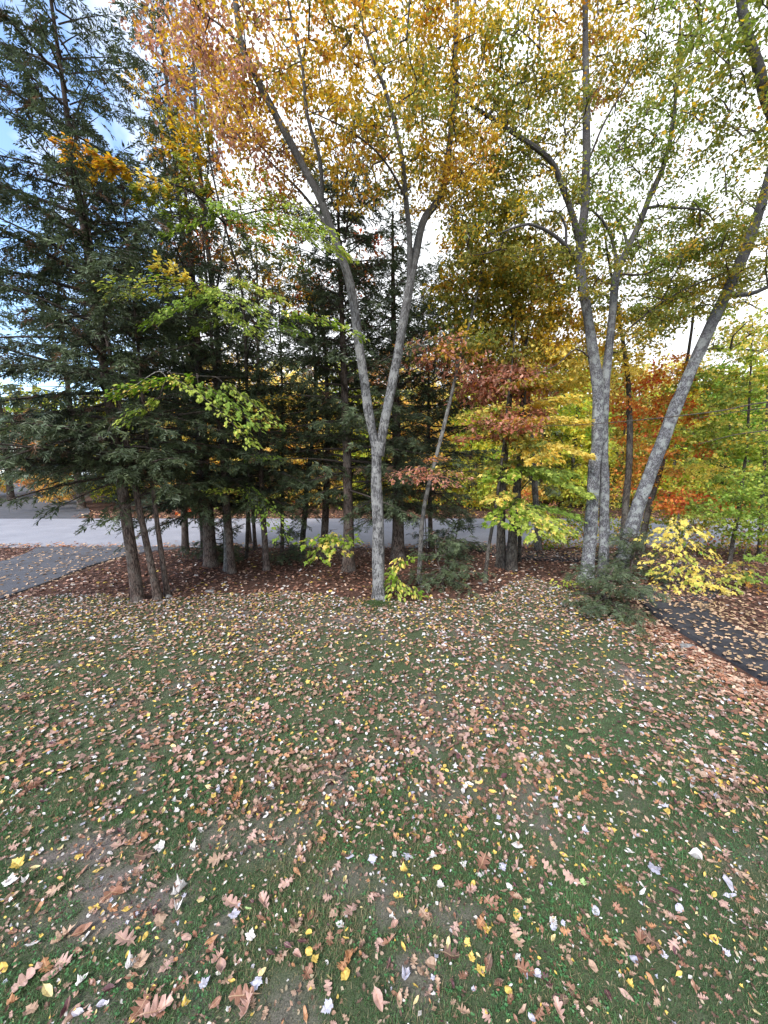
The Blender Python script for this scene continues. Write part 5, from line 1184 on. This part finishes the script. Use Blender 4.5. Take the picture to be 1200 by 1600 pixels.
for blk, s in enumerate(READ):
    for it in s.split(','):
        a = it.split()
        if float(a[3]) < cut or len(used) >= 300: continue
        px, py = blk * 300 + float(a[0]) / 4, 1300 + float(a[1]) / 4
        kc = a[2].replace('R', 'O')
        p = G(px, py)
        depth = p[1] * CP + (CAM_H) * SP
        sz = min(.15, float(a[3]) / 4 / 600 * depth * .95)
        if KW[kc[0]] in ('oak',): sz *= 1.08
        j = int(r.integers(0, 14)) if r.random() < .5 else int(r.integers(0, 8))
        place_leaf(KW[kc[0]], CW[kc[1]], p[0], p[1], sz, r.uniform(0, 6.283), (r.normal() * .2, r.normal() * .2), j, used)
MIXL = [('oak', 'tan', 10), ('oak', 'pinkish tan', 15), ('oak', 'rusty', 13), ('oak', 'brown', 13), ('oval', 'tan', 8), ('oval', 'pinkish tan', 7), ('oval', 'rusty', 8), ('oval', 'yellow', 4), ('oval', 'pale yellow', 4), ('oval', 'white', 7),
        ('maple', 'white', 7), ('maple', 'yellow', 4), ('maple', 'tan', 5), ('maple', 'lavender grey', 3), ('round', 'yellow', 4), ('round', 'white', 3), ('oval', 'dark maroon', 6), ('maple', 'orange', 3), ('oak', 'orange', 3), ('oval', 'orange', 3), ('oval', 'brown', 9)]
mw = np.array([q[2] for q in MIXL], float); mw /= mw.sum()
SIZE = {'oak': (.085, .15), 'maple': (.05, .085), 'oval': (.055, .11), 'round': (.04, .07)}
print('read leaves', len(used))
PXY = np.array([(q['x'], q['y']) for q in used])
k = 0
while len(used) < 300 and k < 4000:
    k += 1
    y = 1.72 + 1.1 * r.random(); x = r.uniform(-1, 1) * (y + .35) * 1.0
    if np.min(np.hypot(PXY[:, 0] - x, PXY[:, 1] - y)) < .11: continue
    kn, cn, _ = MIXL[r.choice(len(MIXL), p=mw)]
    place_leaf(kn, cn, x, y, r.uniform(*SIZE[kn]) * .9, r.uniform(0, 6.283), (r.normal() * .2, r.normal() * .2), int(r.integers(0, 14)), used)
    PXY = np.vstack([PXY, (x, y)])
# labels: look first, then what lies beside it
KN = {'oak': 'lobed oak leaf', 'maple': 'maple leaf', 'oval': 'oval leaf', 'round': 'round leaf'}
def look(q):
    m_ = sum(SIZE[q['kind']]) / 2
    s = 'large ' if q['size'] > m_ * 1.15 else 'small ' if q['size'] < m_ * .8 else ''
    return s + ('curled ' if q['curl'] else 'flat ') + q['colour'] + ' ' + KN[q['kind']]
def short(q): return q['colour'] + ' ' + KN[q['kind']].replace('lobed ', '')
XY = np.array([(q['x'], q['y']) for q in used])
taken = {}
for i, q in enumerate(used):
    d = np.hypot(*(XY - XY[i]).T); d[i] = 9; o1, o2, o3 = np.argsort(d)[:3]
    n1, n2, n3 = used[o1], used[o2], used[o3]
    ground = 'on bare soil' if q['bare'] else 'on grass'
    rel = 'below' if q['y'] < n1['y'] - .03 else 'above' if q['y'] > n1['y'] + .03 else 'beside'
    cand = [f"{look(q)} {ground}, {rel} a {short(n1)}", f"{look(q)} {ground}, between {short(n1)} and {short(n2)}", f"{look(q)} {ground}, between {short(n2)} and {short(n3)}", f"{look(q)} touching {short(n1)}, near {short(n3)}"]
    lab = next((c for c in cand if c not in taken and len(c.split()) <= 16), None)
    if lab is None:
        lab = f"{look(q)} near a {short(n3)}"
    taken[lab] = 1
    tag(q['o'], lab, 'leaf', 'fallen leaves on the near lawn')
print('leaf things', len(used), 'labels', len(taken))

# the rest of the fallen leaves: uncountable
def flat_leaves(name, x, y, size, cols, tpls, lift, tiltsd=.35, weights=None):
    mb = MB(); n = len(x)
    z = zfun(x, y) + lift
    which = r.choice(len(tpls), size=n, p=weights)
    a = r.uniform(0, 6.283, n)
    tip = np.stack([np.cos(a), np.sin(a), r.normal(size=n) * tiltsd * .6], 1); nrm = np.stack([r.normal(size=n) * tiltsd, r.normal(size=n) * tiltsd, np.ones(n)], 1)
    for k, tp in enumerate(tpls):
        s = which == k
        if s.any(): mb.add(*batch(tp, np.stack([x, y, z], 1)[s], tip[s], nrm[s], size[s], cols[s]))
    return tag(mb.build(name, [M_FALLEN]), kind='stuff')
def mixcols(n, bias=None):
    w = mw.copy() if bias is None else bias
    k = r.choice(len(MIXL), size=n, p=w)
    return np.array([FC[q[1]] for q in MIXL])[k] * r.uniform(.75, 1.15, (n, 1)), k
# lawn, mid distance: full leaf outlines
n = 19000; x, y = scatter(n, 1.4, 5.6, 1.05)
k = on_lawn(x, y) & (r.random(n) < np.clip((5.5 - y) / .9, 0, 1)) & (r.random(n) < np.clip(-.28 + 1.0 * fnoise(x * .9, y * .9, 61) + 1.0 * fnoise(x * 3.3, y * 3.3, 62), .12, 1))
x, y = x[k], y[k]; c, kk = mixcols(len(x))
kinds = np.array([MIXL[q][0] for q in kk]); mb = MB()
for kn in LEAF_T:
    vj = r.integers(0, 14, len(x))
    for j in range(14):
        s = (kinds == kn) & (vj == j) & (y < 3.3)
        if not s.any(): continue
        n_ = s.sum(); a = r.uniform(0, 6.283, n_); nearer = np.clip((y[s] - 1.9) / 1.3, .5, 1)
        mb.add(*batch(LEAF_T[kn][j][0], np.stack([x[s], y[s], zfun(x[s], y[s]) + r.uniform(.012, .04, n_)], 1), np.stack([np.cos(a), np.sin(a), r.normal(size=n_) * .2], 1), np.stack([r.normal(size=n_) * .4, r.normal(size=n_) * .4, np.ones(n_)], 1), r.uniform(*SIZE[kn], n_) * r.uniform(.42, .8, n_) * nearer, c[s]))
for kn, tp in (('oak', T_OAKLET), ('maple', T_MAPLET), ('oval', T_OVAL), ('round', T_OVAL)):
    s = (kinds == kn) & (y >= 3.3); n_ = s.sum(); a = r.uniform(0, 6.283, n_)
    mb.add(*batch(tp, np.stack([x[s], y[s], zfun(x[s], y[s]) + r.uniform(.012, .04, n_)], 1), np.stack([np.cos(a), np.sin(a), r.normal(size=n_) * .25], 1), np.stack([r.normal(size=n_) * .4, r.normal(size=n_) * .4, np.ones(n_)], 1), r.uniform(*SIZE[kn], n_) * r.uniform(.42, .8, n_), c[s], 1.6 if kn == 'round' else r.uniform(.8, 1.2, n_)))
tag(mb.build('fallen_leaves', [M_FALLEN]), kind='stuff')
n = 5200; x, y = scatter(n, 1.4, 5.2, 1.05); k = on_lawn(x, y); x, y = x[k], y[k]; n = len(x)
flat_leaves('leaf_fragments', x, y, r.uniform(.012, .038, n), np.array([(.25, .15, .1), (.12, .07, .05), (.35, .25, .18), (.3, .24, .16), (.5, .46, .42)])[r.integers(0, 5, n)] * r.uniform(.6, 1.2, (n, 1)), [T_KITE, T_OVAL], r.uniform(.006, .03, n), .5)
x, y = around(12500); k = on_lawn(x, y); x, y = x[k], y[k]; c, kk = mixcols(len(x))
flat_leaves('fallen_leaves', x, y, r.uniform(.035, .09, len(x)), c, [T_OAKLET, T_OVAL, T_MAPLET], r.uniform(.012, .04, len(x)))
# lawn, far part: thicker cover toward the wood
n = 46000; x, y = scatter(n, 4.6, 10.4, 1.08)
k = on_lawn(x, y) & (r.random(n) < np.clip(-.38 + .21 * (y - 5) + .9 * fnoise(x * .8, y * .8, 63) + .8 * fnoise(x * 3, y * 3, 64), .1, 1)) & (r.random(n) < np.clip((y - 4.6) / 1.0, 0, 1))
x, y = x[k], y[k]; c, kk = mixcols(len(x))
lemon = (x < -1.5) & (y < 7.4) & (r.random(len(x)) < .05); c[lemon] = np.array(FC['yellow']) * r.uniform(.8, 1.1, (lemon.sum(), 1))
flat_leaves('fallen_leaves', x, y, r.uniform(.035, .08, len(x)), c, [T_OAKLET, T_OVAL, T_MAPLET], r.uniform(.012, .04, len(x)))
# the wood floor
n = 36000; x = r.uniform(-15, 15, n); y = r.uniform(3.5, 13.75, n)
ed = lawn_edge(x)
k = (~on_lawn(x, y)) & (y > ed - .6) & ~((x > -12) & (x < -8.5) & (r.random(n) > .30)) & ~((x > 5.3) & (x < 6.6) & (y < 8.6) & (r.random(n) > .42)) & (np.abs(x) < y * 1.1 + 1.2)
x, y = x[k], y[k]; n = len(x)
wc = np.array([(.16, .075, .05), (.11, .055, .04), (.24, .11, .07), (.075, .04, .032), (.34, .20, .14), (.40, .27, .2), (.55, .5, .46), (.5, .36, .08)])
deep = np.clip((y - lawn_edge(x)) / 1.6, 0, 1)
pw = np.array([.25, .2, .2, .12, .12, .06, .03, .02]); pe = np.array([.16, .1, .2, .06, .2, .14, .09, .05])
k1 = r.choice(8, size=n, p=pw); k2 = r.choice(8, size=n, p=pe)
kk = np.where(r.random(n) < deep, k1, k2)
pave = ((x > -12) & (x < -8.4)) | ((x > 5.2) & (x < 6.7) & (y < 9))
c = wc[kk] * r.uniform(.7, 1.25, (n, 1))
c[pave] = np.array((.42, .28, .18)) * r.uniform(.6, 1.2, (pave.sum(), 1))
flat_leaves('leaf_litter', x, y, r.uniform(.06, .12, n), c, [T_OAKLET, T_OVAL, T_KITE], np.where(pave, r.uniform(.052, .062, n) + np.where((x > 5) & (x < 7), .032, 0), r.uniform(.005, .05, n)), .4, [.35, .35, .3])
# leaves that hide the bend of the path and strew its asphalt
n = 5200; t = r.uniform(0, 1, n); pc = resample(np.array([(6.0, 4.0), (6.0, 7.2), (6.6, 8.4), (7.8, 9.5), (8.5, 10.8), (7.9, 12.1), (6.0, 12.3), (4.8, 12.6), (3.9, 13.5)]), .1)
q = pc[(t * (len(pc) - 1)).astype(int)]; x = q[:, 0] + r.normal(size=n) * .75; y = q[:, 1] + r.normal(size=n) * .5
k = (y < 13.65) & ((y > 8.0) | ((x > 6.5) & (y > 3)) | ((x > 5.3) & (r.random(n) < .14)))
x, y = x[k], y[k]; n = len(x)
flat_leaves('leaf_litter', x, y, r.uniform(.055, .10, n), np.where(y[:, None] < 8, np.array((.44, .30, .17)), wc[r.choice(8, size=n, p=pe)]) * r.uniform(.6, 1.2, (n, 1)), [T_OAKLET, T_OVAL], r.uniform(.085, .1, n), .2)
# strip beside the path
n = 2600; y = r.uniform(3.2, 8.2, n); x = lawn_edge(np.zeros(n)) * 0 + 5.15 - np.abs(r.normal(size=n)) * .38
flat_leaves('leaf_litter', x, y, r.uniform(.05, .10, n), np.array([(.30, .13, .07), (.42, .25, .17), (.2, .09, .06), (.5, .36, .26)])[r.integers(0, 4, n)] * r.uniform(.7, 1.2, (n, 1)), [T_OAKLET, T_OVAL], r.uniform(.01, .05, n), .4)
# both verges of the road and the bank beyond it
n = 9000; x = r.uniform(-34, 30, n); y = np.where(r.random(n) < .3, 13.65 + np.abs(r.normal(size=n)) * .3, 21.2 + np.abs(r.normal(size=n)) * 1.6)
k = ~((x > -24 - (y - 21) * .9) & (x < -17.4 - (y - 21) * .6) & (y > 20))
x, y = x[k], y[k]; n = len(x)
flat_leaves('leaf_litter', x, y, r.uniform(.09, .16, n), np.array([(.42, .22, .13), (.30, .13, .07), (.5, .33, .18), (.2, .1, .07)])[r.integers(0, 4, n)] * r.uniform(.7, 1.2, (n, 1)), [T_KITE], np.where(y < 21.2, .05, .03) + r.uniform(0, .03, n), .3)
